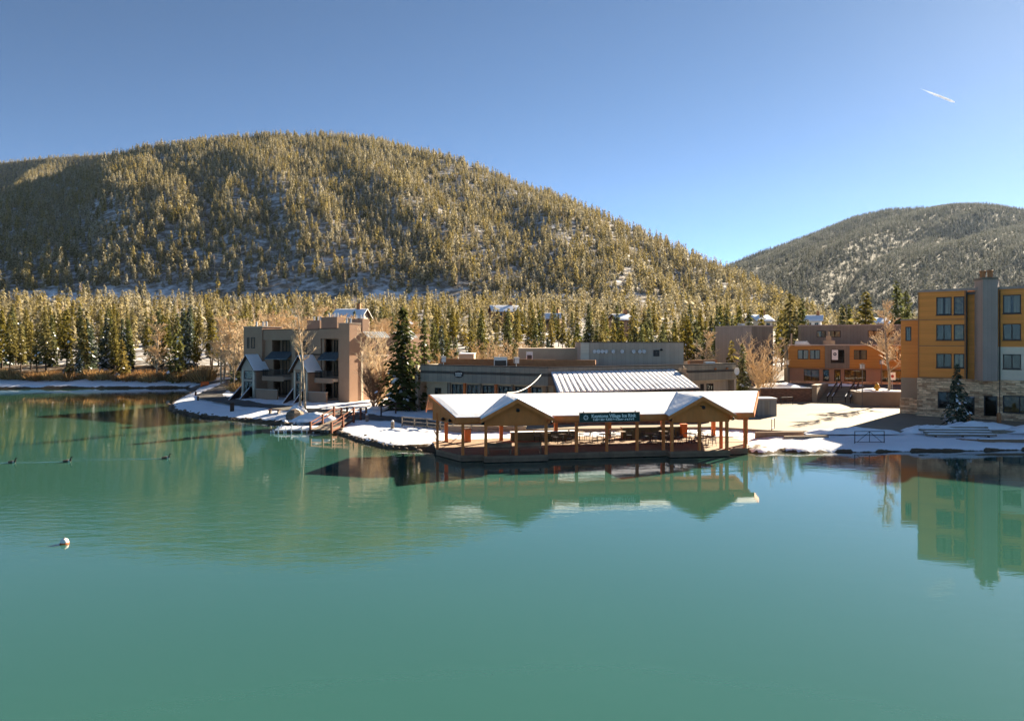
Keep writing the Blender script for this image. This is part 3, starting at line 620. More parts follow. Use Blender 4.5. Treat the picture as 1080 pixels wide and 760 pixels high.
# ------------------------------------------------------------------ windows
WCACHE = {}
def window(parent, x, y, z, wd, ht, mull=1, fill='curtain', rz=0, bar=.1, trans=0, name='window'):
    """framed window: its outer face on the plane y (local), facing -y when rz is 0; children are pane and backing"""
    key = (round(wd, 2), round(ht, 2), mull, fill, trans)
    if key not in WCACHE:
        f = MB(); b = bar
        f.box(0, wd, -.03, .09, 0, b); f.box(0, wd, -.03, .09, ht - b, ht); f.box(0, b, -.03, .09, b, ht - b); f.box(wd - b, wd, -.03, .09, b, ht - b)
        for i in range(mull):
            c = wd * (i + 1) / (mull + 1); f.box(c - b / 2, c + b / 2, -.02, .08, b, ht - b)
        if trans: f.box(b, wd - b, -.018, .078, ht * trans - b / 2, ht * trans + b / 2)
        p = MB().box(b * .5, wd - b * .5, .03, .045, b * .5, ht - b * .5)
        c = MB()
        if fill == 'curtain':                       # gathered drapes, drawn part of the way, in front of a dark room
            c.box(.02, wd - .02, .5, .55, .02, ht - .02, 1)
            for a0, a1 in ((b, wd * .42), (wd * .58, wd - b)):
                k = 6
                for i in range(k):
                    q0 = a0 + (a1 - a0) * i / k; q1 = a0 + (a1 - a0) * (i + 1) / k; qm = (q0 + q1) / 2
                    c.add([(q0, .1, .03), (qm, .06, .03), (q1, .1, .03), (q0, .1, ht - .03), (qm, .06, ht - .03), (q1, .1, ht - .03)], [(0, 1, 4, 3), (1, 2, 5, 4)])
        else: c.box(.02, wd - .02, .4, .45, .02, ht - .02, 0 if fill == 'warm' else 1)
        c.box(-.002, .02, .1, .55, 0, ht, 1); c.box(wd - .02, wd + .002, .1, .55, 0, ht, 1)
        WCACHE[key] = (f.mesh('window_frame', M_FRAME), p.mesh('pane', M_GLASS), c.mesh('backing', [M_REFLWARM if fill == 'warm' else M_CURTAIN, M_ROOMDARK]))
    f, p, c = WCACHE[key]
    o = ob(name, f, parent, (x, y, z), rz); ob('pane', p, o); ob('curtain' if fill == 'curtain' else 'window_backing', c, o)
    return o
def railing(mb, p0, p1, h=1.0, step=.14, r=.012, rail=.045):
    p0 = Vector(p0); p1 = Vector(p1); n = max(2, int((p1 - p0).length / step)); up = Vector((0, 0, h))
    mb.bar(p0 + up, p1 + up, rail * 1.3, rail); mb.bar(p0 + up * .1, p1 + up * .1, rail, rail)
    for i in range(n + 1):
        q = p0 + (p1 - p0) * (i / n); mb.bar(q + up * .1, q + up * .99, r * 2, r * 2)
    return mb

# ------------------------------------------------------------------ paving
def drape(name, cl, width, m, lift=.05, step=.7, nx=7):
    """path sheet laid over the ground along a centre line"""
    P = [Vector((*p, 0)) for p in cl]; pts = []
    for i in range(len(P) - 1):
        a, b, c, d = P[max(i - 1, 0)], P[i], P[i + 1], P[min(i + 2, len(P) - 1)]
        k = max(2, int((c - b).length / step))
        for j in range(k):
            t = j / k; pts.append(.5 * ((2 * b) + (c - a) * t + (2 * a - 5 * b + 4 * c - d) * t * t + (3 * b - a - 3 * c + d) * t ** 3))
    pts.append(P[-1]); XY = np.zeros((len(pts), nx, 2))
    for i, p in enumerate(pts):
        d = (pts[min(i + 1, len(pts) - 1)] - pts[max(i - 1, 0)]).normalized(); s = Vector((d.y, -d.x, 0))
        for j in range(nx): q = p + s * ((j / (nx - 1) - .5) * width); XY[i, j] = (q.x, q.y)
    Z = near_z(XY[..., 0], XY[..., 1]); Z = np.maximum(Z, Z.mean(1, keepdims=True)) + lift
    Z[:, 1:-1] = np.maximum(Z[:, 1:-1], Z.mean(1, keepdims=True))
    me = grid_mesh(name, XY[..., 0], XY[..., 1], Z, [m]); o = tag(ob(name, me), kind='structure'); return o
drape('lake_path', [(-60, 135), gp(250, 402, 1.2), gp(222, 414, 1.1), gp(240, 421.5, 1.1), gp(285, 427, 1.1), gp(335, 431.5, 1.1), gp(385, 437, 1), gp(430, 442, 1), gp(472, 448, .9), (-3, 70.5)], 3.6, M_ASPH)
PZ = .95
plaza = MB(); plaza.prism([(-7.5, 70), (-2, 67.5), (8, 68.6), (19, 70), (24.5, 66.6), (47, 66.6), (75, 66.6), (75, 99), (33, 99), (20, 88), (3.8, 78.5), (-6, 84)], .2, PZ)
tag(plaza.build('plaza', M_CONC), kind='structure')
t = MB(); t.prism([(33.2, 99), (40.4, 99), (44.3, 104.9), (48.8, 101.9), (44.6, 95.8), (44.2, 93.4), (62, 90), (90, 95), (90, 140), (30, 140)], .1, 2.65)
tag(t.build('upper_terrace', M_ASPH), kind='structure')

# ------------------------------------------------------------------ pavilion on the water
PAV = thing('lakeside_pavilion', 'open cedar pavilion with white roof and two gables standing over the water', 'pavilion', (0, 55.92, 0), R(9.4))
DZ = .5
deck_poly = [(-5.5, 3.5), (-3.85, 0), (-2.2, 0), (-2.2, -.8), (2.62, -.8), (2.62, 0), (12.27, 0), (12.27, -.8), (17.18, -.8), (17.18, 0), (19.07, 0), (20.9, 3.6), (20.9, 11.2), (-5.5, 11.2)]
dk = MB().prism(deck_poly, DZ - .14, DZ).build('deck', M_DECK, PAV)
for a, b in zip(deck_poly[:12], deck_poly[1:12]):
    d = (Vector(b) - Vector(a)).normalized(); nrm = Vector((d.y, -d.x))
    for k in range(2):
        z0 = .05 + k * .225
        q = [Vector(a) + nrm * .012 * (k + 1), Vector(b) + nrm * .012 * (k + 1)]
        MB().slab([(*q[0], z0), (*q[1], z0), (*q[1], z0 + .215), (*q[0], z0 + .215)], (*(-nrm * .06), 0)).build('skirt_board', M_SKIRT, PAV)
for x in np.arange(-3, 20, 2.8):
    MB().tube((x, 1.5, -1.2), (x, 1.5, .37), .14, .14, 8).build('pile', M_DARKWOOD, PAV)
    MB().tube((x, 5.5, -1.2), (x, 5.5, .37), .14, .14, 8).build('pile', M_DARKWOOD, PAV)
EZ, RZ, EY, RY, BY = 3.33, 4.72, -.3, 4.05, 8.4
sl = (RZ - EZ) / (RY - EY)
roof = MB(); th = (0, 0, -.16)
roof.slab([(-4.3, EY, EZ), (19.4, EY, EZ), (22.1, RY, RZ), (-6.0, RY, RZ)], th); roof.slab([(-6.0, RY, RZ), (22.1, RY, RZ), (22.1, BY, EZ), (-6.0, BY, EZ)], th)
rf = roof.build('roof', M_PCEIL, PAV)
def snow_sheet(name, polys, parent, thick=.09, m=M_SNOW, lift=.006, sub=24):
    """snow lying on roof planes: gently uneven top, real edge thickness"""
    mb = MB()
    for poly in polys:
        p = [Vector(q) for q in poly]
        if len(p) == 3: p = p + [p[2]]
        n = sub; mlt = 8; o = len(mb.v)
        for j in range(mlt + 1):
            for i in range(n + 1):
                a = p[0].lerp(p[1], i / n); b = p[3].lerp(p[2], i / n); q = a.lerp(b, j / mlt)
                e = .55 if j in (0, mlt) or i in (0, n) else 1.0
                mb.v.append((q.x, q.y, q.z + lift + thick * e * (1 + .5 * (float(fbm(q.x * .9, q.y * .9, 77, 2)) - .5))))
        for j in range(mlt):
            for i in range(n):
                k = o + j * (n + 1) + i; mb.f.append((k, k + 1, k + n + 2, k + n + 1)); mb.mi.append(0)
        o2 = len(mb.v); ring = [o + i for i in range(n + 1)] + [o + j * (n + 1) + n for j in range(1, mlt + 1)] + [o + mlt * (n + 1) + i for i in range(n - 1, -1, -1)] + [o + j * (n + 1) for j in range(mlt - 1, 0, -1)]
        par = [p[0].lerp(p[1], i / n) for i in range(n + 1)] + [p[1].lerp(p[2], j / mlt) for j in range(1, mlt + 1)] + [p[2].lerp(p[3], (n - i) / n) for i in range(n - 1, -1, -1)] + [p[3].lerp(p[0], (mlt - j) / mlt) for j in range(mlt - 1, 0, -1)]
        for q in par: mb.v.append((q.x, q.y, q.z + lift * .5))
        L = len(ring)
        for i in range(L): mb.f.append((ring[i], o2 + i, o2 + (i + 1) % L, ring[(i + 1) % L])); mb.mi.append(0)
    return mb.build(name, m, parent, smooth=False)
GX = [(.21, -2.2, 2.62), (14.72, 12.27, 17.18)]
snow_sheet('roof_snow', [[(-4.25, EY, EZ), (19.35, EY, EZ), (22.05, RY, RZ), (-5.95, RY, RZ)]], rf, sub=60)
for xc, x0, x1 in GX:
    GE, GH, GY = 2.75, 1.45, -1.3
    g = MB(); s = GH / GE
    for sg in (-1, 1):
        vx = (RZ - EZ) / s
        g.slab([(xc, GY, RZ + .03), (xc + sg * GE, GY, RZ + .03 - GH), (xc + sg * (vx), EY, EZ + .03), (xc, RY, RZ + .03)][::sg], (0, 0, -.14))
    gr = g.build('gable_roof', M_PCEIL, PAV)
    vx = (RZ - EZ) / s
    snow_sheet('gable_snow', [[(xc - GE, GY, RZ + .03 - GH), (xc, GY, RZ + .03), (xc, RY, RZ + .03), (xc - vx, EY, EZ + .03)], [(xc, GY, RZ + .03), (xc + GE, GY, RZ + .03 - GH), (xc + vx, EY, EZ + .03), (xc, RY, RZ + .03)]], gr, sub=10)
    MB().slab([(x0 - .05, -.78, 2.85), (x1 + .05, -.78, 2.85), (x1 + .05, -.78, 3.25), (xc, -.78, RZ - .14), (x0 - .05, -.78, 3.25)], (0, .08, 0)).build('gable_panel', M_PORANGE, PAV)
    for sg in (-1, 1):
        MB().slab([(xc, GY - .06, RZ + .02), (xc + sg * (GE + .05), GY - .06, RZ - GH), (xc + sg * (GE + .05), GY - .06, RZ - GH - .28), (xc, GY - .06, RZ - .26)][::sg], (0, .058, 0)).build('rake_board', M_PORANGE, PAV)
        MB().bar((xc + sg * 2.4, GY + .02, 3.02), (xc + sg * 2.4, 0, 3.02), .1, .2).build('side_beam', M_PORANGE, PAV)
    MB().box(x0, x1, -.69, -.55, 2.72, 2.94).build('gable_beam', M_PORANGE, PAV)
for x0, x1 in ((-4.3, .21 - 2.5), (.21 + 2.5, 14.72 - 2.5), (14.72 + 2.5, 19.4)):
    MB().box(x0, x1, EY - .05, EY - .004, EZ - .36, EZ + .02).build('fascia_board', M_PORANGE, PAV)
MB().slab([(-4.32, EY, EZ - .36), (-6.02, RY, RZ - .3), (-6.02, RY, RZ + .03), (-4.32, EY, EZ + .02)], (-.06, -.02, 0)).build('end_board', M_PORANGE, PAV)
MB().slab([(-6.02, RY, RZ - .3), (-6.02, BY, EZ - .36), (-6.02, BY, EZ + .02), (-6.02, RY, RZ + .03)], (-.06, 0, 0)).build('end_board', M_PORANGE, PAV)
MB().slab([(19.42, EY, EZ - .36), (22.12, RY, RZ - .3), (22.12, RY, RZ + .03), (19.42, EY, EZ + .02)], (.05, -.03, 0)).build('end_board', M_PORANGE, PAV)
MB().slab([(-4.0, .2, 2.75), (-5.5, 3.6, 2.75), (-5.75, 4.0, 2.75), (-5.75, 4.0, RZ - .25), (-4.0, .2, EZ - .2)], (.06, .02, 0)).build('end_panel', M_PORANGE, PAV)
MB().box(-4.0, 19.2, .05, .2, 2.8, 2.97).build('front_beam', M_PORANGE, PAV)
MB().box(-5.6, 21.6, 7.4, 7.6, 3.2, 3.4).build('rear_beam', M_PORANGE, PAV)
posts = [(-5.4, 3.45, 3.35), (-3.72, .1, 2.85), (-2.08, -.62, 2.85), (.21, -.62, 2.75), (2.5, -.62, 2.85), (5.05, .12, 2.85), (7.45, .12, 2.85), (9.9, .12, 2.85), (12.05, .12, 2.85), (12.45, -.62, 2.85), (14.72, -.62, 2.75), (17.0, -.62, 2.85), (16.9, .2, 2.85), (18.9, .12, 2.85), (20.1, 2.3, 3.6)]
pm = MB().box(-.105, .105, -.105, .105, 0, 1).mesh('post', M_PORANGE); pm2 = MB().box(-.15, .15, -.15, .15, 0, 1).mesh('post', M_PORANGE)
for x, y, zt in posts: o = ob('post', pm, PAV, (x, y, DZ)); o.scale = (1, 1, zt - DZ)
for x in (-4.4, .3, 5.1, 9.9, 14.8, 19.6): o = ob('post', pm2, PAV, (x, 7.5, DZ)); o.scale = (1, 1, 3.21 - DZ)
# mid-height guard rails between the deck edge posts (left end, right end)
rl = MB(); rl.bar((-5.4, 3.45, 1.45), (-5.4, 7.5, 1.45), .09, .05); rl.bar((-5.4, 3.45, 1.0), (-5.4, 7.5, 1.0), .05, .05); rl.bar((-5.4, 3.45, 1.2), (-3.72, .1, 1.2), .05, .05); rl.build('handrail', M_DARKWOOD, PAV)
rl = MB(); rl.bar((18.9, .12, 1.45), (20.1, 2.3, 1.45), .12, .06)
for k in range(9): q = Vector((18.9, .12, 0)).lerp(Vector((20.1, 2.3, 0)), (k + .5) / 9); rl.bar((q.x, q.y, .5), (q.x, q.y, 1.43), .07, .05)
rl.build('end_railing', M_GREYWOOD, PAV)
rl = MB()
for a, b in ((2.6, 5.05), (5.05, 7.45), (7.45, 9.9), (9.9, 12.1), (12.1, 14.7), (14.7, 17.0), (17.0, 18.9)): rl.bar((a, .28, 1.38), (b, .28, 1.38), .07, .05); rl.bar((a, .28, .95), (b, .28, .95), .03, .03)
rl.build('handrail', M_DARKWOOD, PAV)
for x, y in ((.21, -1.42), (-2.3, -.9), (2.75, -.9), (14.72, -1.42), (12.2, -.9), (17.3, -.9), (-5.0, 2.3), (-4.6, 1.3)):   # floodlights under the gables
    z = 3.95 if y < -1.3 else 3.0
    f = MB(); f.tube((0, .1, 0), (0, -.03, -.02), .03, .03, 6); f.lathe([(.05, -.16), (.13, -.17), (.15, -.05), (.08, .04), (.03, .06)], 10, (0, -.1, 0)); o = f.build('floodlight', M_BLACK, PAV, (x, y, z)); o.rotation_euler = (R(-35), 0, random.uniform(-.5, .5))
    if y < -1.3: MB().bar((x, -1.42, 4.0), (x, -.74, 4.0), .05, .05).build('lamp_bracket', M_BLACK, PAV)

# low wooden benches along the deck edge under the left gable
for i, (x0, x1) in enumerate(((-1.9, .05), (.4, 2.35))):
    b = thing('deck_bench', ['low brown wooden bench at left under the left gable', 'low brown wooden bench at right under the left gable'][i], 'bench', PAV.matrix_basis @ Vector((x0, 0, DZ)), R(9.4), 'benches under the left gable')
    Lb = x1 - x0
    for k in range(2): MB().box(0, Lb, -.08 + k * .22, .12 + k * .22, .38, .43).build('seat_plank', M_SKIRT, b)
    MB().box(0, Lb, .38, .43, .45, .8).build('backrest', M_SKIRT, b)
    for xx in (.1, Lb - .18): MB().box(xx, xx + .08, -.05, .42, 0, .38).build('leg', M_SKIRT, b)
PM = Matrix.Translation((0, 55.92, 0)) @ Matrix.Rotation(R(9.4), 4, 'Z')
# sign hung on the eave
SG = thing('rink_sign', 'dark green hanging sign with white lettering and snowflake under pavilion eave', 'sign', PM @ Vector((5.15, EY - .13, 2.86)), R(9.4))
MB().box(0, 4.75, -.03, .03, 0, .68).build('sign_board', mat('sign_green', (.012, .045, .035), (.009, .035, .028), scale=3, rough=.5), SG)
fr = MB(); fr.box(-.03, 4.78, -.045, .045, -.03, 0); fr.box(-.03, 4.78, -.045, .045, .68, .72); fr.box(-.03, 0, -.045, .045, 0, .68); fr.box(4.75, 4.78, -.045, .045, 0, .68); fr.build('sign_frame', M_GREYWOOD, SG)
for x in (.3, 2.4, 4.4): MB().box(x, x + .05, -.02, .12, .72, .8).build('bracket', M_BLACK, SG)
def text_mesh(txt, size, m, parent, loc, width, name='lettering', rz=0, bold=.012):
    cu = bpy.data.curves.new(name, 'FONT'); cu.body = txt; cu.size = size; cu.extrude = .006; cu.offset = bold; cu.resolution_u = 3
    o = bpy.data.objects.new(name, cu); COL.objects.link(o); bpy.context.view_layer.update()
    me = bpy.data.meshes.new_from_object(o.evaluated_get(bpy.context.evaluated_depsgraph_get())); wd = o.dimensions.x
    bpy.data.objects.remove(o); me.materials.clear(); me.materials.append(m)
    q = ob(name, me, parent, loc); q.rotation_euler = (R(90), 0, rz); q.scale = (width / wd, 1, 1); return q
M_LETTER = mat('sign_letter', (.8, .8, .74), (.7, .7, .64), scale=5)
text_mesh('Keystone Village Ice Rink', .36, M_LETTER, SG, (.92, -.034, .33), 3.55)
text_mesh('5 acre lake 9,335 feet above sea level', .22, M_LETTER, SG, (1.05, -.034, .11), 3.25)
fl = MB()
for k in range(8):
    a = k * math.pi / 4; c, s = math.cos(a), math.sin(a); c2, s2 = math.cos(a + .3), math.sin(a + .3); c3, s3 = math.cos(a - .3), math.sin(a - .3)
    fl.slab([(.48 + .07 * c, -.032, .34 + .07 * s), (.48 + .16 * c3, -.032, .34 + .16 * s3), (.48 + .23 * c, -.032, .34 + .23 * s), (.48 + .16 * c2, -.032, .34 + .16 * s2)], (0, -.006, 0))
fl.build('snowflake', M_LETTER, SG)

# deck furniture: pedestal tables with mesh chairs pulled up or turned over on them
def make_table():
    r = ob('patio_table', None)
    MB().lathe([(.40, .70), (.42, .71), (.42, .735), (.40, .74)], 14).build('tabletop', M_GREYWOOD, r); MB().lathe([(.035, .04), (.035, .7)], 8).build('pedestal', M_METAL, r); MB().lathe([(.24, 0), (.24, .02), (.06, .05)], 10).build('base', M_METAL, r); return r
def make_chair():
    r = ob('patio_chair', None)
    MB().box(-.22, .22, -.22, .22, .42, .455).build('seat', M_METAL, r)
    b = MB()
    for k in range(7): b.bar((-.19 + k * .063, .21, .46), (-.19 + k * .063, .26, .84), .014, .014)
    b.bar((-.21, .262, .86), (.21, .262, .86), .03, .03); b.build('backrest', M_METAL, r)
    for sx in (-1, 1):
        for sy in (-1, 1): MB().bar((sx * .2, sy * .2, .42), (sx * .22, sy * .23, 0), .025, .025).build('leg', M_METAL, r)
        MB().bar((sx * .23, -.2, .64), (sx * .23, .24, .64), .03, .02).build('arm', M_METAL, r)
    return r
def dup(root, M, label, group):
    r = root.copy(); COL.objects.link(r); r.matrix_basis = M; r['label'] = label; r['group'] = group; r['category'] = root['category']
    for ch in root.children:
        c = ch.copy(); COL.objects.link(c); c.parent = r
    return r
T0 = tag(make_table(), '', 'table'); C0 = tag(make_chair(), '', 'chair')
tabs = [(5.2, 5.2), (7.0, 6.6), (8.6, 4.9), (10.6, 6.4), (12.6, 4.6), (14.3, 6.0), (15.9, 4.2), (17.6, 5.6), (13.6, 2.6), (16.6, 2.4), (4.0, 6.7)]
used = [0, 0]
ORD = ['leftmost', 'second from left', 'third from left', 'fourth from left', 'fifth from left', 'sixth from left', 'fifth from right', 'fourth from right', 'third from right', 'second from right', 'rightmost']
RK = {i: r for r, i in enumerate(sorted(range(len(tabs)), key=lambda i: tabs[i][0]))}
for i, (x, y) in enumerate(tabs):
    TL = 'round pedestal table on the pavilion deck, %s of the tables' % ORD[RK[i]]; CL = 'dark metal mesh chair at the %s table on the pavilion deck' % ORD[RK[i]]
    M = PM @ Matrix.Translation((x, y, DZ + .002)) @ Matrix.Rotation(random.random(), 4, 'Z')
    if i == 0: T0.matrix_basis = M; T0['label'] = TL; T0['group'] = 'tables on the pavilion deck'
    else: dup(T0, M, TL, 'tables on the pavilion deck')
    a0 = random.random() * 6
    for k in range(4 if i % 3 else 3):
        a = a0 + k * 1.57 + random.uniform(-.2, .2); M2 = PM @ Matrix.Translation((x + .72 * math.cos(a), y + .72 * math.sin(a), DZ + .002)) @ Matrix.Rotation(a - 1.57 + random.uniform(-.3, .3), 4, 'Z')
        if i == 0 and k == 0: C0.matrix_basis = M2; C0['label'] = CL; C0['group'] = 'chairs on the pavilion deck'
        else: dup(C0, M2, CL, 'chairs on the pavilion deck')
# planter boxes and cabinets at the back of the deck
def pbox(name, label, cat, x, y, lx, ly, h, m, cap=None, group=None):
    b = thing(name, label, cat, PM @ Vector((x, y, DZ + .002)), R(9.4), group)
    MB().box(.04, lx - .04, .04, ly - .04, 0, h - .05).build('body', m, b); MB().box(0, lx, 0, ly, h - .048, h).build('top', cap or m, b)
    for k in range(3): MB().box(.05 + (lx - .1) * k / 3 + .02, .05 + (lx - .1) * (k + 1) / 3 - .02, .015, .038, .06, h - .1).build('panel', m, b)
    return b
M_OLIVE = mat('olive_wood', (.2, .155, .07), (.15, .115, .055), scale=3)
pbox('storage_bench', 'olive brown storage bench at back of deck behind the left gable', 'bench', 1.1, 7.2, 3.0, .6, .75, M_OLIVE, M_SNOW)
pbox('storage_bench', 'olive brown storage bench at back of deck left of the sign', 'bench', 4.2, 7.3, 2.6, .6, .75, M_OLIVE, M_SNOW)
pbox('drinks_counter', 'long dark olive counter at back of deck behind the tables', 'counter', 11.0, 7.2, 5.4, .7, .95, M_OLIVE, M_GREYWOOD)
pbox('host_stand', 'orange brown wooden stand at back under the right gable', 'stand', 16.3, 6.8, .6, .5, 1.2, M_PORANGE)
pbox('litter_bin', 'orange brown wooden litter bin by the left rear post', 'bin', -2.9, 7.0, .6, .6, 1.15, M_PORANGE, M_DARKWOOD)

# ------------------------------------------------------------------ grey lodge behind the pavilion
LA, LB, LC, LD = Vector((-10.8, 87)), Vector((3.8, 78)), Vector((19.6, 86)), Vector((27.9, 92))
LG = thing('grey_lodge', 'long low grey panelled lodge with ribbed snowy awning behind the pavilion', 'building', (3.8, 78, PZ))
def lseg(a, b):
    d = b - a; return Matrix.Translation((a.x - 3.8, a.y - 78, 0)) @ Matrix.Rotation(math.atan2(d.y, d.x), 4, 'Z'), d.length
def segpart(name, mb, m, M, parent=LG):
    o = mb.build(name, m, parent); o.matrix_basis = M; return o
ZT, ZBN = 6.2 - PZ, 4.35 - PZ
for si, (a, b) in enumerate(((LA, LB), (LB, LC), (LC, LD))):
    M, Ln = lseg(a, b)
    segpart('parapet_band', MB().box(0.003 * si, Ln - .003, 0, .3, ZBN, ZT), M_LODGE, M)
    segpart('coping', MB().box(-.06, Ln + .06, -.06, .36, ZT + .003, ZT + .12), M_FRAME, M)
    segpart('soffit', MB().box(0, Ln, .02, 1.5, ZBN - .06, ZBN - .004), M_BEIGE, M)
    if si == 0:
        holes = [(3.7 + k * 2.15, 5.55 + k * 2.15, .25, 3.1) for k in range(6)] + [(1.2, 2.2, .05, 2.6)]
    elif si == 1: holes = [(2 + k * 2.6, 4.2 + k * 2.6, .05, 2.9) for k in range(6)]
    else: holes = [(2.2, 4.2, .9, 2.9), (4.9, 5.6, .9, 2.9), (6.0, 7.4, .9, 2.9)]
    segpart('wall', MB().wall(0, Ln, 0, ZBN - .06, 1.2, 1.45, holes), [M_BEIGE, M_BEIGE, M_LODGE_L][si], M)
    for h in holes:
        o = window(LG, 0, 0, 0, h[1] - h[0], h[3] - h[2], 2, 'warm' if si == 0 else 'dark', trans=.6); o.matrix_basis = M @ Matrix.Translation((h[0], 1.26, h[2]))
    if si == 0:
        for k in range(7): segpart('column', MB().box(3.35 + k * 2.15, 3.6 + k * 2.15, .95, 1.19, 0, ZBN - .07), M_PORANGE if k % 2 else M_LODGE, M)
poly = [LA, LB, LC, LD, Vector((24, 108)), Vector((-6, 104))]
MB().prism([(p.x - 3.8, p.y - 78) for p in poly], [ZT - .9] * 6, [ZT - .6] * 6).build('roof', M_ASPH, LG)
for a, b in ((LA, Vector((-6, 104))), (Vector((24, 108)), LD)):
    M, Ln = lseg(a, b); segpart('side_wall', MB().box(.01, Ln, 0.3 if a is LA else -.3, .6 if a is LA else .0, 0, ZT), M_LODGE_L, M)
M, Ln = lseg(LA + Vector((1.5, 8)), LB + Vector((6, 9))); segpart('inner_parapet', MB().box(0, Ln, 0, .3, ZT - .6, ZT + .62), M_COPPER, M)
M, Ln = lseg(LC + Vector((2.5, 6)), LD + Vector((-1.0, 5))); segpart('inner_parapet', MB().box(0, Ln, 0, .3, ZT - .6, ZT + .45), M_COPPER, M)
# oval emblem on the grey band
M, Ln = lseg(LA, LB)
e = MB(); n = 22; e.slab([(5.6 + .66 * math.cos(6.283 * k / n), -.004, (ZT + ZBN) / 2 + .42 * math.sin(6.283 * k / n)) for k in range(n)], (0, -.06, 0)); EM = segpart('emblem', e, M_FRAME, M)
e = MB()
for r_, zz in ((0, .1), (1, -.14)):
    x = -.46 + .05 * r_
    while x < .42 - .04 * r_:
        w_ = random.uniform(.07, .12); e.bar((5.6 + x, -.07, (ZT + ZBN) / 2 + zz - .07), (5.6 + x + w_ * .5, -.07, (ZT + ZBN) / 2 + zz + .09), .02, .05); e.bar((5.6 + x, -.07, (ZT + ZBN) / 2 + zz - .06), (5.6 + x + w_, -.07, (ZT + ZBN) / 2 + zz - .05), .02, .04); x += w_ + .04
EL = e.build('script_lettering', M_LETTER, EM)
M_PATCHY = mat('patchy_roof_snow', (.8, .8, .82), (.68, .68, .7), scale=1.6, wear=.45, wearc=(.3, .26, .22))
# ribbed awning with snow
M, Ln = lseg(LB, LC)
a_top, a_bot = Vector((0, -.05, 5.75 - PZ)), Vector((0, -5.2, 3.95 - PZ))
aw = MB().slab([(.3, a_top.y, a_top.z), (Ln - .6, a_top.y, a_top.z), (Ln - 1.7, a_bot.y, a_bot.z), (-2.0, a_bot.y, a_bot.z)][::-1], (0, 0, -.08)); AW = segpart('awning', aw, M_BLUEMETAL, M)
nr = 27
for k in range(nr):
    xb = -1.75 + (Ln + .05) * (k + .3) / nr; xt = .45 + (Ln - 1.2) * (k + .3) / nr; rb = MB(); vs = []
    for (p, x) in ((a_bot + Vector((0, -.12, -.02)), xb), (a_top, xt)):
        for j in range(6): t = math.pi * j / 5; vs.append((x + .29 * math.cos(t), p.y, p.z + .01 + (.17 if p.z < 4 - PZ + .2 else .05) * math.sin(t)))
    rb.add(vs, [(j, j + 1, 7 + j, 6 + j) for j in range(5)] + [(0, 6, 11, 5)] + [(5, 4, 3, 2, 1, 0), (6, 7, 8, 9, 10, 11)]); rb.build('rib', [M_PATCHY], AW)
gt = MB().box(-2.0, Ln - 1.7, a_bot.y - .1, a_bot.y - .02, a_bot.z - .3, a_bot.z - .02); gt.build('gutter_board', M_FRAME, AW)
for x in (-1.5, Ln / 2 - 2, Ln - 2.4): segpart('awning_post', MB().box(x, x + .25, a_bot.y + .5, a_bot.y + .75, 0, a_bot.z - .02), M_PORANGE, M)
# small stone pier closing the awning
pr = MB(); pr.box(-.45, .45, -.4, .4, 0, .9); pr.box(-.3, .3, -.28, .28, .9, 1.35); pr.box(-.4, .4, -.36, .36, 1.352, 1.45); pr.lathe([(.14, 1.45), (.2, 1.6), (.05, 1.8)], 8)
segpart('stone_pier', pr, M_TAN, M @ Matrix.Translation((Ln - .5, -1.0, 4.45 - PZ)))
# penthouse block with round vents
ph = pt(613, 386, 92); PHW = (721 - 613) / F * 92
MBp = MB().box(0, PHW, 0, 9, 0, 8.85 - 5.0); P_ = MBp.build('penthouse', M_LODGE_L, LG, (ph.x - 3.8, 92 - 78, 5.0 - PZ))
MB().box(-.06, PHW + .06, -.06, 9.06, 3.853, 3.95).build('coping', M_FRAME, P_); MB().box(-.08, .95, -.05, -.004, 0, 3.84).build('corner_panel', M_CREAM, P_)
for px in (627, 631, 635, 639, 646.5, 656, 668, 674.5, 679):
    x = (px - 613) / F * 92; v = MB(); v.tube((0, -.25, 0), (0, .0, 0), .24, .24, 12); v.tube((0, -.262, 0), (0, -.251, 0), .17, .17, 10, 0); v.build('vent', M_STEEL, P_, (x, -.003, 2.75))
lv = MB(); lv.box(0, .75, -.05, -.003, 0, .8)
for k in range(6): lv.box(.05, .7, -.09, -.052, .06 + k * .12, .14 + k * .12)
lv.build('louvre', M_METAL, P_, ((689 - 613) / F * 92, 0, 2.15))
v = MB(); v.lathe([(.16, -.1), (.2, 0), (.1, .16)], 8); v.tube((0, .1, 0), (0, .25, 0), .05, .05); v.build('wall_lamp', M_METAL, P_, ((697 - 613) / F * 92, -.26, 2.95))
bb = pt(547, 384, 98); BW_ = (612 - 547) / F * 98
B_ = MB().box(0, BW_, 0, 7, 0, 3.6).build('rear_block', M_BEIGE, LG, (bb.x - 3.8, 98 - 78, 4.4 - PZ)); MB().box(-.05, BW_ + .05, -.05, 7.05, 3.603, 3.7).build('coping', M_TAUPE_L, B_)
b2 = pt(484, 384, 99); B2 = MB().box(0, 2.0, 0, 5, 0, 2.6).build('rear_block', M_BEIGE, LG, (b2.x - 3.8, 99 - 78, 4.7 - PZ)); MB().box(-.05, 2.05, -.05, 5.05, 2.603, 2.7).build('coping', M_SNOW, B2)
M, Ln = lseg(LC, LD)
ds = MB(); ds.lathe([(.02, 0), (.3, .05), (.48, .16), (.5, .17), (.3, .08)], 14); D_ = ds.build('dish', M_WHITE, LG); D_.matrix_basis = M @ Matrix.Translation((Ln - .5, -.3, ZT - .85)) @ Matrix.Rotation(R(90), 4, 'X')
MB().box(-.05, .05, -.45, 0.1, -.06, .06).build('bracket', M_METAL, D_)
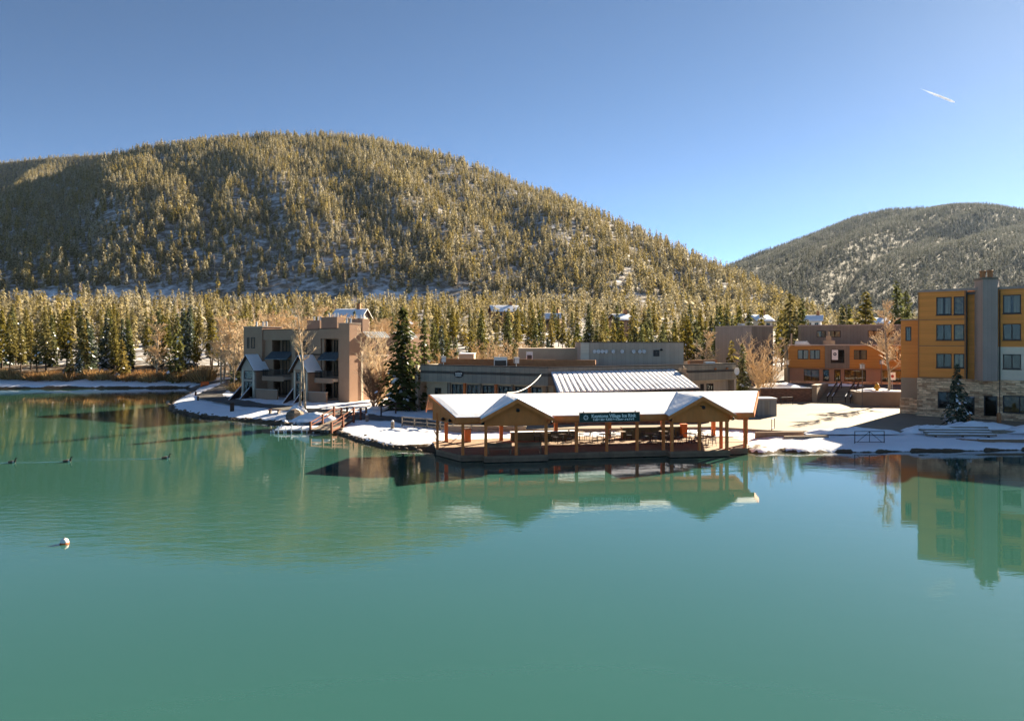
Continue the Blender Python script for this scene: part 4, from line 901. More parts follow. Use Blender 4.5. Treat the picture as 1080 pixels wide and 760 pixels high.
for x in (Ln - 4.2, Ln - 2.0): segpart('wall_lamp', MB().lathe([(.1, -.12), (.17, -.1), (.13, .1), (.03, .16)], 8, (x, -.18, ZT - .5)).box(x - .03, x + .03, -.15, -.003, ZT - .5, ZT - .44), M_COPPER, M)
for i, (x, y, a_, b_, c_) in enumerate(((-6, 12, 1.6, 1.2, 1.0), (20, 13, 1.2, 1.0, .4), (-2, 15, .8, .8, 1.6))):
    u_ = MB().box(x, x + a_, y, y + b_, ZT - .6, ZT - .6 + c_ + .5).build('roof_unit', M_STEEL, LG); MB().box(x + .1, x + a_ - .1, y - .03, y - .003, ZT - .3, ZT - .5 + c_).build('grille', M_METAL, u_)
M, Ln = lseg(LA, LB)
for x in (3.2, 9.7, 16.2): segpart('downpipe', MB().tube((x, 1.1, 0), (x, 1.1, ZBN - .1), .05, .05, 6), M_FRAME, M)
# roof floodlights
for i, (px, py) in enumerate(((467.5, 385), (544.5, 387.5))):
    D = 85.5 if i == 0 else 80.5; p = pt(px, py, D); f = thing('roof_floodlight', ['square pale floodlight on a short pole at left of lodge roof', 'square pale floodlight on a short pole mid lodge roof'][i], 'floodlight', (p.x, D + .2, ZT + PZ - .64))
    MB().tube((0, 0, 0), (0, 0, 1.15), .04, .04, 8).build('pole', M_STEEL, f); h = MB(); h.box(-.28, .28, -.2, .2, 0, .62); o = h.build('lamp_head', M_STEEL, f, (0, -.05, 1.1)); o.rotation_euler = (R(18), 0, R(15))
    MB().box(-.22, .22, -.225, -.203, .06, .56).build('lens', M_WHITE, o)
# slack white hose from the lodge wall to the pavilion ridge
a = pt(571, 394.5, 77.2); b = PM @ Vector((.3, 4.2, RZ + .12)); hp = []
for k in range(17): t = k / 16; q = a.lerp(b, t); q.z -= .95 * 4 * t * (1 - t) * .55; hp.append(q)
hz = MB().path([q - a for q in hp], .038, 6).build('sagging_hose', M_WHITE, None, a); tag(hz, 'slack white hose hanging from lodge wall down to pavilion ridge', 'hose')

# ------------------------------------------------------------------ taupe condominium on the left
CD = thing('taupe_condominium', 'taupe three storey condominium with balconies and small gabled entries left of the spruce', 'building', (-20.9, 98, 1.0), math.atan2(-.53, .85))
CD.scale = (.9, 1, 1)
H1, H2, TOPZ = 2.9, 6.0, 9.6
openR = [(-6.2, -2.5, 6.55, 8.35), (-6.2, -2.5, 3.2, 5.6), (-6.2, -2.4, .25, 2.6)]
openL = [(-17.9, -13.0, 6.3, 8.2), (-17.6, -13.0, 3.2, 5.5), (-17.6, -13.0, .25, 2.6)]
MB().wall(-24, -2.2, -.3, TOPZ, 0, .3, openR + openL).build('front_wall', M_TAUPE, CD)
MB().box(-2.2, 0, -.9, 1.2, -.3, TOPZ + .75).build('chimney_pier', M_TAUPE, CD)
MB().box(-2.26, .06, -.96, 1.26, TOPZ + .753, TOPZ + .85).build('chimney_cap', M_TAUPE_L, CD)
for i, x in enumerate((-1.6, -.8)): MB().tube((x, .1, TOPZ + .85), (x, .1, TOPZ + 1.5), .13, .13, 10).build('flue', M_STEEL, CD)
MB().box(-.3, 0, 1.2, 16, -.3, TOPZ - .5).build('end_wall', M_TAUPE, CD)
MB().box(-24, -23.7, .3, 16, -.3, TOPZ - .4).build('end_wall', M_TAUPE, CD)
MB().box(-23.7, -.3, 15.7, 16, -.3, TOPZ - .5).build('rear_wall', M_TAUPE, CD)
MB().box(-23.7, -.3, .3, 15.7, TOPZ - .9, TOPZ - .6).build('flat_roof', M_ASPH, CD)
MB().box(-6.9, -2.2, -.35, .35, TOPZ - 1.2, TOPZ + .1).build('parapet', M_TAUPE, CD)
MB().box(-24.1, -19.6, -.5, 3.2, 4.6, TOPZ + .5).build('corner_tower', M_TAUPE, CD)
MB().box(-24.2, -19.5, -.56, 3.26, TOPZ + .503, TOPZ + .6).build('coping', M_TAUPE_L, CD)
MB().box(-19.6, -12.6, -.3, .0, 8.2, TOPZ + .05).build('parapet', M_TAUPE, CD)
for x0, x1, y0, h in ((-16, -13, 5, 1.5), (-11.5, -8, 4, 1.9), (-6.6, -3.6, 5, 1.6)):     # roof chimneys
    MB().box(x0, x1, y0, y0 + 1.4, TOPZ - .6, TOPZ + h).build('roof_chimney', M_TAUPE, CD)
    for k in (.3, .6, .8): MB().tube((x0 + (x1 - x0) * k, y0 + .7, TOPZ + h), (x0 + (x1 - x0) * k, y0 + .7, TOPZ + h + .6), .12, .12, 8).build('flue', M_STEEL, CD)
for x in (-23.2, -21.6, -20.8): MB().tube((x, 1.2, TOPZ + .6), (x, 1.2, TOPZ + 1.35), .14, .14, 8).build('flue', M_STEEL, CD)
window(CD, -23.2, -.53, 7.0, .5, 1.6, 0, 'dark')
for (x0, x1), o3 in (((-6.4, -2.3), openR), ((-18.1, -12.8), openL)):
    for zf in (0.2, H1 + .28, H2 + .28):                                          # recessed balcony backs and floors
        MB().box(x0, x1, 1.6, 1.85, zf, zf + 2.6).build('recess_wall', M_TAUPE, CD)
        MB().box(x0, x1, .3, 1.6, zf - .2, zf).build('recess_floor', M_TAUPE_L, CD)
    MB().box(x0, x1, .3, 1.6, 8.4, 8.6).build('recess_ceiling', M_TAUPE, CD)
    wv = x1 - x0
    for zf, hh in ((.3, 2.1), (H1 + .35, 2.1), (H2 + .5, 1.7)):
        window(CD, x0 + wv * .12, 1.57, zf, wv * .34, hh, 1, 'dark'); window(CD, x0 + wv * .52, 1.57, zf, wv * .36, hh, 1, 'curtain')
    MB().box(x0 + .15, x1 - .1, -1.7, .0, H1 - .25, H1 + .12).build('balcony_slab', M_TAUPE_L, CD)
    MB().box(x0 + .15, x1 - .1, -1.76, -1.703, H1 - .45, H1 + .2).build('balcony_fascia', M_TAUPE, CD)
    railing(railing(railing(MB(), (x0 + .2, -1.66, H1 + .12), (x1 - .15, -1.66, H1 + .12)), (x0 + .2, -1.66, H1 + .12), (x0 + .2, -.02, H1 + .12)), (x1 - .15, -1.66, H1 + .12), (x1 - .15, -.02, H1 + .12)).build('balcony_railing', M_METAL, CD)
    a = MB().slab([(x0 + .1, -1.3, 5.55), (x1 - .05, -1.3, 5.55), (x1 - .05, -.02, 6.55), (x0 + .1, -.02, 6.55)], (0, 0, -.09)).build('shed_awning', M_BLUEMETAL, CD)
    for k in range(int(wv / .5)): MB().bar((x0 + .3 + k * .5, -1.3, 5.575), (x0 + .3 + k * .5, -.02, 6.575), .04, .05).build('seam', M_BLUEMETAL, a)
    MB().box(x0 + .4, x1, -3.0, -2.8, -.4, 1.3).build('garden_wall', M_TAUPE, CD); MB().box(x0 + .35, x1 + .05, -3.06, -2.74, 1.303, 1.39).build('wall_cap', M_TAUPE_L, CD)
for i, xc in enumerate((-8.6, -20.6)):                                             # gabled entries with snowy roofs
    hw, ye = 1.6, -2.2
    MB().wall(xc - hw, xc + hw, -.3, 4.2, ye, ye + .25, [(xc - 1.0, xc + 1.0, .1, 2.3), (xc - 1.0, xc + 1.0, 2.6, 3.8)]).build('entry_wall', M_TAUPE_L if i else M_TAUPE, CD)
    MB().slab([(xc - hw, ye, 4.2), (xc + hw, ye, 4.2), (xc, ye, 6.0)], (0, .25, 0)).build('entry_gable', M_TAUPE_L, CD)
    for sg in (-1, 1):
        MB().box(xc + sg * hw - (.25 if sg > 0 else 0), xc + sg * hw + (0 if sg > 0 else .25), ye + .253, 0, -.3, 4.3).build('entry_side', M_TAUPE, CD)
        pl = [(xc + sg * (hw + .45), ye - .5, 3.85), (xc, ye - .5, 6.1), (xc, 1.0 if i == 0 else 2.0, 6.1), (xc + sg * (hw + .45), .0, 3.85)]
        s_ = MB().slab(pl[::-sg], (0, 0, -.14)).build('entry_roof', M_DARKWOOD, CD)
        snow_sheet('roof_snow', [pl if sg < 0 else [pl[1], pl[0], pl[3], pl[2]]], s_, .13, sub=8)
        MB().box(xc + sg * 1.3 - .14, xc + sg * 1.3 + .14, ye - .05, ye - .003, -.2, 4.1).build('entry_trim', M_CREAM, CD)
    window(CD, xc - 1.0, ye + .05, .1, 2.0, 2.2, 1, 'dark', name='entry_door'); window(CD, xc - 1.0, ye + .05, 2.6, 2.0, 1.2, 0, 'warm')
    # stair with solid dark side boards running down to the left
    st = ob('entry_stair', None, CD, (xc - .4, ye - .2, 0)); st.rotation_euler = (0, 0, R(-58)); s_ = st
    for sg, yy in ((0, -.75), (1, .75)):
        q = MB().slab([(-.2, yy - .06, -.4), (4.6, yy - .06, -1.2), (4.6, yy - .06, -.3), (-.2, yy - .06, 1.6)][::1], (0, .12, 0)).build('side_board', M_DARKWOOD, st)
        snow_sheet('rail_snow', [[(-.2, yy - .07, 1.6), (4.6, yy - .07, -.3), (4.6, yy + .07, -.3), (-.2, yy + .07, 1.6)]], q, .07, sub=6)
    for k in range(7): MB().box(.1 + k * .62, .72 + k * .62, -.68, .68, .2 - k * .2 - .18, .2 - k * .2).build('step', M_GREYWOOD, st)
MB().box(-12.4, -11.6, -.75, .0, -.3, TOPZ - .4).build('pier', M_TAUPE, CD)
# sunny end wall
for z, y0, w_ in ((6.8, 2.4, 3.0), (6.8, 8.5, 3.0), (3.2, 4.4, 1.4), (3.2, 9.4, 1.4), (.5, 9.4, 1.4)): window(CD, .003, y0, z, w_, 1.6, 2 if w_ > 2 else 1, 'warm' if w_ < 2 else 'curtain', rz=R(90))
for y0 in (1.6, 7.7):
    a = MB().slab([(0.003, y0, 9.35), (0.003, y0 + 4.4, 9.35), (1.0, y0 + 4.4, 8.6), (1.0, y0, 8.6)][::-1], (0, 0, -.08)).build('shed_awning', M_STEEL, CD)
    for k in range(9): MB().bar((.003, y0 + .2 + k * .5, 9.37), (1.0, y0 + .2 + k * .5, 8.62), .04, .05).build('seam', M_STEEL, a)
MB().box(.003, .1, 1.25, 1.6, -.2, 6.6).build('corner_trim', M_CREAM, CD)
MB().box(.003, .3, 1.7, 6.5, 5.9, 6.2).build('string_course', M_TAUPE_L, CD)

for x0, x1, y0, z in ((-6.95, -2.2, -.4, TOPZ + .1), (-19.6, -12.6, -.36, TOPZ + .05), (-12.6, -6.95, -.06, TOPZ)): MB().box(x0, x1, y0, .4, z + .003, z + .1).build('parapet_cap', M_DARKWOOD, CD)
for x in (-12.5, -6.75, -2.3): MB().tube((x, -.08, -.2), (x, -.08, TOPZ - .3), .05, .05, 6).build('downpipe', M_DARKWOOD, CD)
for z in (H1 + .1, H2 + .1): MB().box(-12.4, -6.6, -.05, -.003, z, z + .22).build('belt_trim', M_DARKWOOD, CD)
window(CD, -11.2, -.03, 6.6, 1.3, 1.4, 1, 'curtain'); window(CD, -22.2, -.53, 7.0, .9, 1.6, 0, 'dark')
window(CD, -11.4, -.03, 3.4, 1.0, 1.6, 0, 'dark')

# ------------------------------------------------------------------ orange and stone hotel on the right
HT = thing('orange_hotel', 'tall orange clad hotel with grey chimney tower and stone ground floor', 'building', (44.3, 80.7, PZ), math.atan2(-.63, .776))
MB().wall(0, 4.5, 4.1, 13.4, 0, .3, [(1.75, 3.2, z, z + h) for z, h in ((10.9, 1.9), (8.2, 1.65), (5.25, 1.5))] + [(3.38, 4.36, z, z + h) for z, h in ((10.9, 1.9), (8.2, 1.65), (5.25, 1.5))]).build('facade', M_ORANGE, HT)
for z, h, f1, f2 in ((10.9, 1.9, 'curtain', 'warm'), (8.2, 1.65, 'dark', 'warm'), (5.25, 1.5, 'dark', 'curtain')):
    window(HT, 1.75, .03, z, 1.45, h, 1, f1); window(HT, 3.38, .03, z, .98, h, 0, f2); window(HT, 4.66, .75, z, .5, h, 0, 'dark')
    window(HT, 7.75, .03, z, 1.55, h, 0 if z > 10 else 1, 'curtain' if z > 10 else 'dark'); window(HT, 9.6, .03, z, 1.0, h, 0, 'curtain'); window(HT, 12.2, .03, z, 1.6, h, 1, 'dark')
MB().box(4.5, 5.3, .7, 1.0, 4.1, 13.4).build('recess_panel', M_ORANGE, HT); MB().box(4.49, 4.56, -.02, .7, 4.1, 13.4).build('corner_trim', M_FRAME, HT)
hr = [(7.75, 9.3, z, z + h) for z, h in ((10.9, 1.9), (8.2, 1.65))] + [(9.6, 10.6, z, z + h) for z, h in ((10.9, 1.9), (8.2, 1.65))] + [(12.2, 13.8, z, z + h) for z, h in ((10.9, 1.9), (8.2, 1.65))]
MB().wall(7.3, 22, 7.5, 13.4, 0, .3, hr).build('facade', M_ORANGE, HT)
MB().wall(7.3, 22, 4.1, 7.49, 0, .3, [(7.75, 9.3, 5.25, 6.75), (9.6, 10.6, 5.25, 6.75), (12.2, 13.8, 5.25, 6.75)]).build('facade', M_CREAM, HT)
MB().prism([(5.2, .6), (6.15, -1.25), (7.35, -.55), (7.35, .9), (5.2, .9)], 4.0, 14.4).build('chimney_tower', M_GREYB, HT)
MB().prism([(5.1, .6), (6.14, -1.38), (7.45, -.62), (7.45, 1.0), (5.1, 1.0)], 14.403, 14.62).build('tower_cap', M_GREYD, HT)
for x in (6.0, 6.65): MB().lathe([(.24, 0), (.24, .55), (.3, .58), (.3, .75), (.2, .8)], 10, (x, -.1, 14.62)).build('chimney_pot', M_COPPER, HT)
MB().box(-.08, 22, -.12, .35, 13.403, 13.65).build('roof_coping', M_GREYB, HT)
MB().box(.01, 21.9, .35, 14, 13.0, 13.3).build('flat_roof', M_ASPH, HT); MB().box(0.002, .3, .303, 14, 4.1, 13.4).build('side_wall', M_ORANGE, HT); MB().box(.3, 22, 13.7, 14, 0, 13.4).build('rear_wall', M_ORANGE, HT)
sh_ = [(1.9, 3.7, .9, 2.7), (4.3, 5.3, .0, 2.3), (6.1, 7.3, .0, 2.45), (7.75, 10.6, .75, 2.55), (12, 15, .75, 2.55)]
MB().wall(-.05, 22, -.2, 4.095, -.12, .2, sh_).build('stone_wall', M_STONE, HT); MB().box(-.05, .2, .203, 14, -.2, 4.09).build('stone_wall', M_STONE, HT)
MB().box(-.2, 22, -.35, -.123, -.2, .35).build('stone_plinth', M_STONE, HT)
for h in sh_: window(HT, h[0], -.08, h[2], h[1] - h[0], h[3] - h[2], 0 if h[2] < .1 else 1, 'warm' if h[0] > 7 else 'dark', bar=.12, name='door' if h[2] < .1 else 'window')
WG = MB().wall(-2.0, -.02, 4.0, 10.4, 1.6, 1.9, [(-1.55, -.95, 8.1, 9.7)]).build('side_wing', M_ORANGE, HT)
window(HT, -1.55, 1.63, 8.1, .6, 1.6, 0, 'curtain'); MB().box(-2.0, -.02, 1.6, 1.9, 1.75, 3.995).build('wing_base', M_TAN, HT); MB().box(-2.1, -.02, 1.5, 1.95, -.1, 1.745).build('wing_stone', M_STONE, HT)
MB().box(-2.06, -.02, 1.54, 8, 10.403, 10.55).build('wing_coping', M_GREYB, HT); MB().box(-2.0, -1.7, 1.903, 8, 1.8, 10.4).build('wing_side', M_ORANGE, HT)

for z in (4.12, 7.52, 10.35): MB().box(0, 4.46, -.05, -.003, z, z + .1).build('belt_trim', M_COPPER, HT)
for x in (.0, 4.36): MB().box(x, x + .1, -.06, -.003, 4.25, 13.38).build('corner_board', M_COPPER, HT)
MB().tube((7.5, -.1, .2), (7.5, -.1, 13.3), .05, .05, 6).build('downpipe', M_FRAME, HT)
for x0, x1 in ((1.75, 3.2), (3.38, 4.36), (7.75, 9.3), (9.6, 10.6)):
    for z in (10.9, 8.2, 5.25): MB().box(x0 - .05, x1 + .05, -.09, -.035, z - .09, z - .003).build('sill', M_FRAME, HT)

# ------------------------------------------------------------------ orange townhouse block behind the plaza
TB = thing('orange_townhouse_block', 'low orange and grey townhouse block with a dark upper storey behind plaza stairs', 'building', (42.2, 113, 2.65), math.atan2(-5, 17))
up = [(1.35, 2.9, 3.65, 5.1), (3.05, 4.55, 3.65, 5.1), (9.2, 11.0, 3.65, 5.1), (13.2, 14.9, 3.65, 5.1), (15.2, 16.8, 3.65, 5.1)]
MB().wall(0, 5.2, 2.35, 5.7, 0, .25, up[:2]).build('facade', M_OCHRE, TB); MB().wall(8.6, 20, 2.35, 5.7, 0, .25, up[2:]).build('facade', M_OCHRE, TB)
MB().wall(5.2, 8.6, 2.3, 5.75, -.12, .2, [(6.0, 7.9, 3.1, 5.1)]).build('grey_bay', M_GREYD, TB)
MB().box(5.9, 8.0, 1.2, 1.3, 3.0, 5.2).build('bay_back', M_ROOMDARK, TB); MB().box(5.9, 8.0, .2, 1.2, 2.95, 3.08).build('bay_floor', M_GREYD, TB)
railing(MB(), (6.0, -.06, 3.1), (7.9, -.06, 3.1), .9).build('bay_railing', M_METAL, TB); window(TB, 6.9, 1.17, 3.1, 1.0, 1.9, 0, 'dark', name='bay_door')
for i, h in enumerate(up): window(TB, h[0], .03, h[2], h[1] - h[0], h[3] - h[2], 1, 'curtain')
lo = [(2.3, 4.5, .3, 2.1), (5.0, 5.9, .05, 2.1), (6.6, 7.5, .05, 2.1), (8.0, 11.0, .35, 2.1), (13, 16, .35, 2.1)]
MB().wall(.3, 20, -.1, 2.345, .8, 1.05, lo).build('lower_wall', M_TAUPE, TB)
for h in lo: window(TB, h[0], .84, h[2], h[1] - h[0], h[3] - h[2], 1 if h[1] - h[0] > 1.5 else 0, 'warm' if h[0] in (2.3, 8.0, 6.6) else 'dark', name='door' if h[2] < .1 else 'window')
MB().box(.2, 20, .55, .78, -.1, .32).build('stone_plinth', M_STONE, TB)
MB().box(-.1, 20.1, -.2, .3, 5.753, 5.9).build('coping', M_TAUPE_L, TB); MB().box(0, .25, .253, 9, -.1, 5.75).build('side_wall', M_GREYD, TB); MB().box(.25, 20, .3, 9, 5.3, 5.5).build('flat_roof', M_SNOW, TB)
MB().wall(2.6, 22, 5.0, 8.9, 9, 9.3, [(5, 6.4, 7.0, 8.1), (6.8, 8.6, 7.0, 8.1), (12.6, 14.4, 7.0, 8.1), (14.8, 16.6, 7.0, 8.1)]).build('upper_storey', M_GREYD, TB)
for x, w_ in ((5, 1.4), (6.8, 1.8), (12.6, 1.8), (14.8, 1.8)): window(TB, x, 9.04, 7.0, w_, 1.1, 1, 'curtain')
MB().box(2.5, 22.1, 8.94, 14, 8.903, 9.05).build('coping', M_GREYB, TB); MB().box(2.6, 2.9, 9.303, 14, 5, 8.9).build('upper_side', M_GREYD, TB)
ch = MB(); ch.box(5.2, 6.8, 1.5, 2.6, 5.4, 6.5); ch.box(5.6, 6.3, 1.7, 2.3, 6.5, 7.2); ch.tube((5.95, 2, 7.2), (5.95, 2, 7.9), .16, .16, 8); ch.build('roof_vent_stack', M_TAN, TB)
ac = MB(); ac.box(1.2, 3.0, 2.2, 3.6, 5.5, 6.4); ac.slab([(2.9, 2.2, 5.6), (3.5, 2.2, 5.6), (2.9, 2.2, 6.5)], (0, 1.4, 0)); ac.build('air_handler', M_STEEL, TB); MB().tube((.6, 2, 5.5), (.6, 2, 7.6), .13, .13, 8).build('roof_pipe', M_TAN, TB)
bnr = thing('balcony_banner', 'small white banner with a dark round emblem on grey balcony', 'banner', TB.matrix_basis @ Vector((0, 0, 0)))
bnr.matrix_basis = Matrix.Translation((42.2, 113, 2.65)) @ Matrix.Rotation(math.atan2(-5, 17), 4, 'Z') @ Matrix.Translation((6.15, -.17, 3.6))
MB().box(0, .85, -.02, .02, 0, 1.5).build('cloth', M_WHITE, bnr); e = MB(); e.slab([(.42 + .24 * math.cos(k * .5236), -.022, .85 + .24 * math.sin(k * .5236)) for k in range(12)], (0, -.006, 0)); e.build('emblem', mat('navy_print', (.02, .03, .06)), bnr); MB().bar((-.08, 0, 1.5), (.93, 0, 1.5), .04, .04).build('rod', M_METAL, bnr)
e = MB(); e.slab([(.42 + .1 * math.cos(k * 1.05), -.03, .85 + .1 * math.sin(k * 1.05)) for k in range(6)], (0, -.004, 0)); e.build('emblem_centre', M_WHITE, bnr)
# taller brown block at its left
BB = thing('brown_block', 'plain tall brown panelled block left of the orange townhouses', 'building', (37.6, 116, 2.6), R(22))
MB().box(0, 4.2, 0, 9, -.3, 8.75).build('wall', M_GREYD, BB); MB().box(-.08, 4.28, -.08, 9.08, 8.753, 8.95).build('coping', M_TAUPE_L, BB)
MB().box(-.05, -.003, 0, 9, 0, 8.7).build('lit_side_sheet', M_GREYB, BB); MB().box(.5, 1.2, 3, 4, 8.95, 9.3).build('roof_hatch', M_STEEL, BB)  # paler sheet paints the brighter light on the left face

# ------------------------------------------------------------------ plaza: walls, stairs, planters
def snow_pile(name, label, cx, cy, rx, ry, h, z, seed, rz=0, cat='snow pile'):
    n = 26; a = np.linspace(-1, 1, n); X, Y = np.meshgrid(a, a); r = np.sqrt(X ** 2 + Y ** 2)
    Z = np.clip(1 - r ** 2, 0, 1) ** .7 * (.55 + .9 * (fbm(X * 2.2 + seed, Y * 2.2, seed, 3))) + (fbm(X * 6 + seed, Y * 6, seed + 3, 2) - .5) * .5 * np.clip(1 - r, 0, 1)
    me = grid_mesh(name, X * rx, Y * ry, Z * h - .06, [M_SNOW], smooth=False); o = ob(name, me, None, (cx, cy, z), rz); return tag(o, label, cat)
BR = thing('brick_retaining_wall', 'red brown brick retaining wall at back of the sunny plaza', 'wall', (33.2, 98.65, PZ))
MB().box(0, 6.9, 0, .34, -.05, 1.72).build('brickwork', M_BRICK, BR); MB().box(-.05, 6.95, -.05, .4, 1.723, 1.83).build('cap', M_TAN, BR); snow_sheet('cap_snow', [[(0, -.04, 1.83), (6.9, -.04, 1.83), (6.9, .39, 1.83), (0, .39, 1.83)]], BR, .07)
vx, vy = .56, .83; VA = math.atan2(-vx, vy)
PW = thing('stair_side_wall', 'tan stepped side wall at left of the plaza stairs', 'wall', (40.2, 98.3, PZ), VA)
MB().box(-.3, .3, 0, 7.4, -.05, 2.15).build('wall', M_TAN, PW); MB().box(-.36, .36, -.06, 7.46, 2.153, 2.28).build('cap', M_TAUPE_L, PW)
ST = thing('plaza_stairs', 'broad concrete stairs with dark sloping rails behind the plaza', 'stairs', (40.6, 98.9, PZ), VA)
for k in range(10): MB().box(0, 5.3, k * .72, 7.4, (k * .17 - .05) if k == 0 else k * .17 + .002, (k + 1) * .17).build('step', M_TAN, ST)
for x in (1.5, 2.1, 3.7, 4.3):
    q = MB(); q.slab([(x - .05, -.2, .55), (x - .05, 6.6, 2.25), (x - .05, 6.6, 2.5), (x - .05, -.2, .85)], (.1, 0, 0)); q.bar((x, -.1, 0), (x, -.1, .7), .09, .09); q.bar((x, 6.4, 1.45), (x, 6.4, 2.35), .09, .09); R_ = q.build('stair_rail', M_DARKWOOD, ST)
    snow_sheet('rail_snow', [[(x - .05, -.2, .85), (x + .05, -.2, .85), (x + .05, 1.2, 1.19), (x - .05, 1.2, 1.19)]], R_, .06, sub=4)
PLW = thing('tan_planter_wall', 'long tan planter wall beside the plaza stairs holding the bare tree', 'planter', (43.9, 93.1, PZ), math.atan2(-3.1, 18))
MB().box(0, 18, 0, .4, -.05, 1.6).build('wall', M_TAN, PLW); MB().box(-.05, 18, -.06, .46, 1.603, 1.72).build('cap', M_TAUPE_L, PLW); MB().box(0, .4, .403, 5, -.05, 1.6).build('return_wall', M_TAN, PLW)
snow_sheet('cap_snow', [[(.2, 0, 1.72), (17.8, 0, 1.72), (17.8, .44, 1.72), (.2, .44, 1.72)]], PLW, .1, sub=40)
MB().box(6.5, 9, 3.2, 3.6, 1.5, 2.6).build('inner_wall', M_TAN, PLW)
snow_pile('snow_pile', 'tall ploughed snow pile against the tan planter wall beside hotel', 50.8, 88.6, 3.6, 1.9, 1.5, PZ, 3, R(-14))
snow_pile('snow_pile', 'low snow drift on the terrace above the brick wall', 37, 102, 3.8, 2.2, .6, 2.65, 5)
snow_pile('snow_pile', 'flat snow drift on terrace at top of the stairs', 47.5, 107, 3.5, 2.0, .3, 2.65, 7)
snow_pile('snow_pile', 'flat snow drift on planter left of the bare tree', 47.0, 95.8, 2.4, 1.4, .35, 2.65, 8)
def lamp_post(x, y, z, H, label):
    L = thing('lamp_post', label, 'lamp post', (x, y, z), R(12), 'plaza lamp posts')
    MB().lathe([(.12, 0), (.12, .12), (.06, .18), (.055, H)], 10).build('pole', M_GREYWOOD, L)
    h = MB(); h.box(-.22, .22, -.22, .22, 0, .06); h.box(-.27, .27, -.27, .27, .56, .64); h.box(-.15, .15, -.15, .15, .64, .72)
    for sx in (-1, 1):
        for sy in (-1, 1): h.box(sx * .2 - .025, sx * .2 + .025, sy * .2 - .025, sy * .2 + .025, .06, .56)
    hd = h.build('lantern', M_TAN, L, (0, 0, H)); MB().box(-.17, .17, -.17, .17, .062, .558).build('lantern_glass', M_WHITE, hd)
lamp_post((830 - CX) / F * 103, 103, 2.65, 3.1, 'square lantern lamp post on snowy terrace above the brick wall')
lamp_post((909.5 - CX) / F * 92.4, 92.4, PZ, 4.6, 'square lantern lamp post at left corner of the tan planter')
lamp_post((930 - CX) / F * 108, 108, 2.65, 3.0, 'square lantern lamp post behind the bare tree on upper terrace')
HY_ = thing('yellow_hydrant', 'yellow domed hydrant on snowy tan planter near bare tree', 'hydrant', ((925 - CX) / F * 94.3, 94.3, 2.65))
M_YEL = mat('yellow_paint', (.7, .36, .03), (.6, .3, .025), scale=4, rough=.5)
MB().lathe([(.3, 0), (.3, .08), (.2, .1), (.22, .6), (.3, .62), (.3, .7)], 12).build('barrel', M_YEL, HY_); MB().lathe([(.27, .7), (.24, .86), (.13, .97), (.05, 1.02), (.05, 1.1)], 12).build('bonnet', M_YEL, HY_)
for s_ in (-1, 1): MB().tube((s_ * .15, 0, .45), (s_ * .38, 0, .45), .11, .11, 10).build('nozzle_cap', M_YEL, HY_)
SGN = thing('small_sign', 'small white sign with a red mark on a post behind the bare tree', 'sign', ((941 - CX) / F * 97, 97, 2.65))
MB().tube((0, 0, 0), (0, 0, 2.4), .035, .035, 8).build('post', M_STEEL, SGN); MB().box(-.4, .4, -.06, -.036, 1.3, 2.3).build('panel', M_WHITE, SGN); MB().lathe([(.2, 0), (.2, .01)], 14).build('red_mark', mat('red_print', (.4, .04, .03)), SGN, (0, -.061, 1.8)).rotation_euler = (R(90), 0, 0)
SH = thing('grey_utility_shed', 'grey corrugated utility box with white lid beside pavilion', 'shed', (26.3, 79.5, PZ), R(4))
MB().box(.06, 2.24, .06, 1.9, 0, 1.78).build('body', mat('corrugated_grey', (.27, .26, .22), (.23, .22, .19), scale=1, lines=('h', .13, .3)), SH); MB().box(0, 2.3, 0, 1.96, 1.783, 1.9).build('lid', M_TAUPE_L, SH); snow_sheet('lid_snow', [[(0, 0, 1.9), (2.3, 0, 1.9), (2.3, 1.96, 1.9), (0, 1.96, 1.9)]], SH, .08, sub=8); MB().box(.9, 1.4, .035, .057, .1, 1.6).build('door', M_LODGE, SH)
def frame_rail(name, label, cat, x, y, z, rz, L, h, truss=False):
    r = thing(name, label, cat, (x, y, z), rz)
    for xx in (0, L): MB().tube((xx, 0, -.25), (xx, 0, h), .035, .035, 8).build('post', M_METAL, r)
    MB().tube((0, 0, h - .03), (L, 0, h - .03), .03, .03, 8).build('top_rail', M_METAL, r); MB().tube((0, 0, .12), (L, 0, .12), .025, .025, 8).build('bottom_rail', M_METAL, r)
    if truss:
        for a, b in (((.2, .12), (L / 2, h - .05)), ((L - .2, .12), (L / 2, h - .05))): MB().tube((a[0], 0, a[1]), (b[0], 0, b[1]), .02, .02, 6).build('brace', M_METAL, r)
        MB().tube((L / 2, 0, .12), (L / 2, 0, h), .025, .025, 6).build('centre_post', M_METAL, r)
    return r
bx = (901.5 - CX) / F * 62.2
frame_rail('metal_barrier', 'thin metal barrier with triangular bracing standing in shoreline snow', 'barrier', bx, 62.2, float(near_z(bx + 1, 62.2)), R(1), 2.5, 1.05, True)
frame_rail('metal_handrail', 'small bent metal handrail at plaza edge near the grey shed', 'handrail', 23.6, 67.2, PZ, R(60), 1.3, 1.0)
frame_rail('metal_handrail', 'low metal handrail beside the brick wall at back left of plaza', 'handrail', 34.0, 93.5, PZ, R(25), 2.0, 1.0)
RW = thing('timber_edging', 'low weathered timber edging beside pavilion right of the deck', 'edging', (21.3, 64.6, .35), R(6))
for k in range(3): MB().box(0, 4.4, .0, .22, k * .24, k * .24 + .232).build('timber', M_SKIRT, RW)
for k in range(3): MB().box(2.2, 6.2, -.9, -.68, -.12 + k * .2, .075 + k * .2).build('timber', M_TAN, RW)
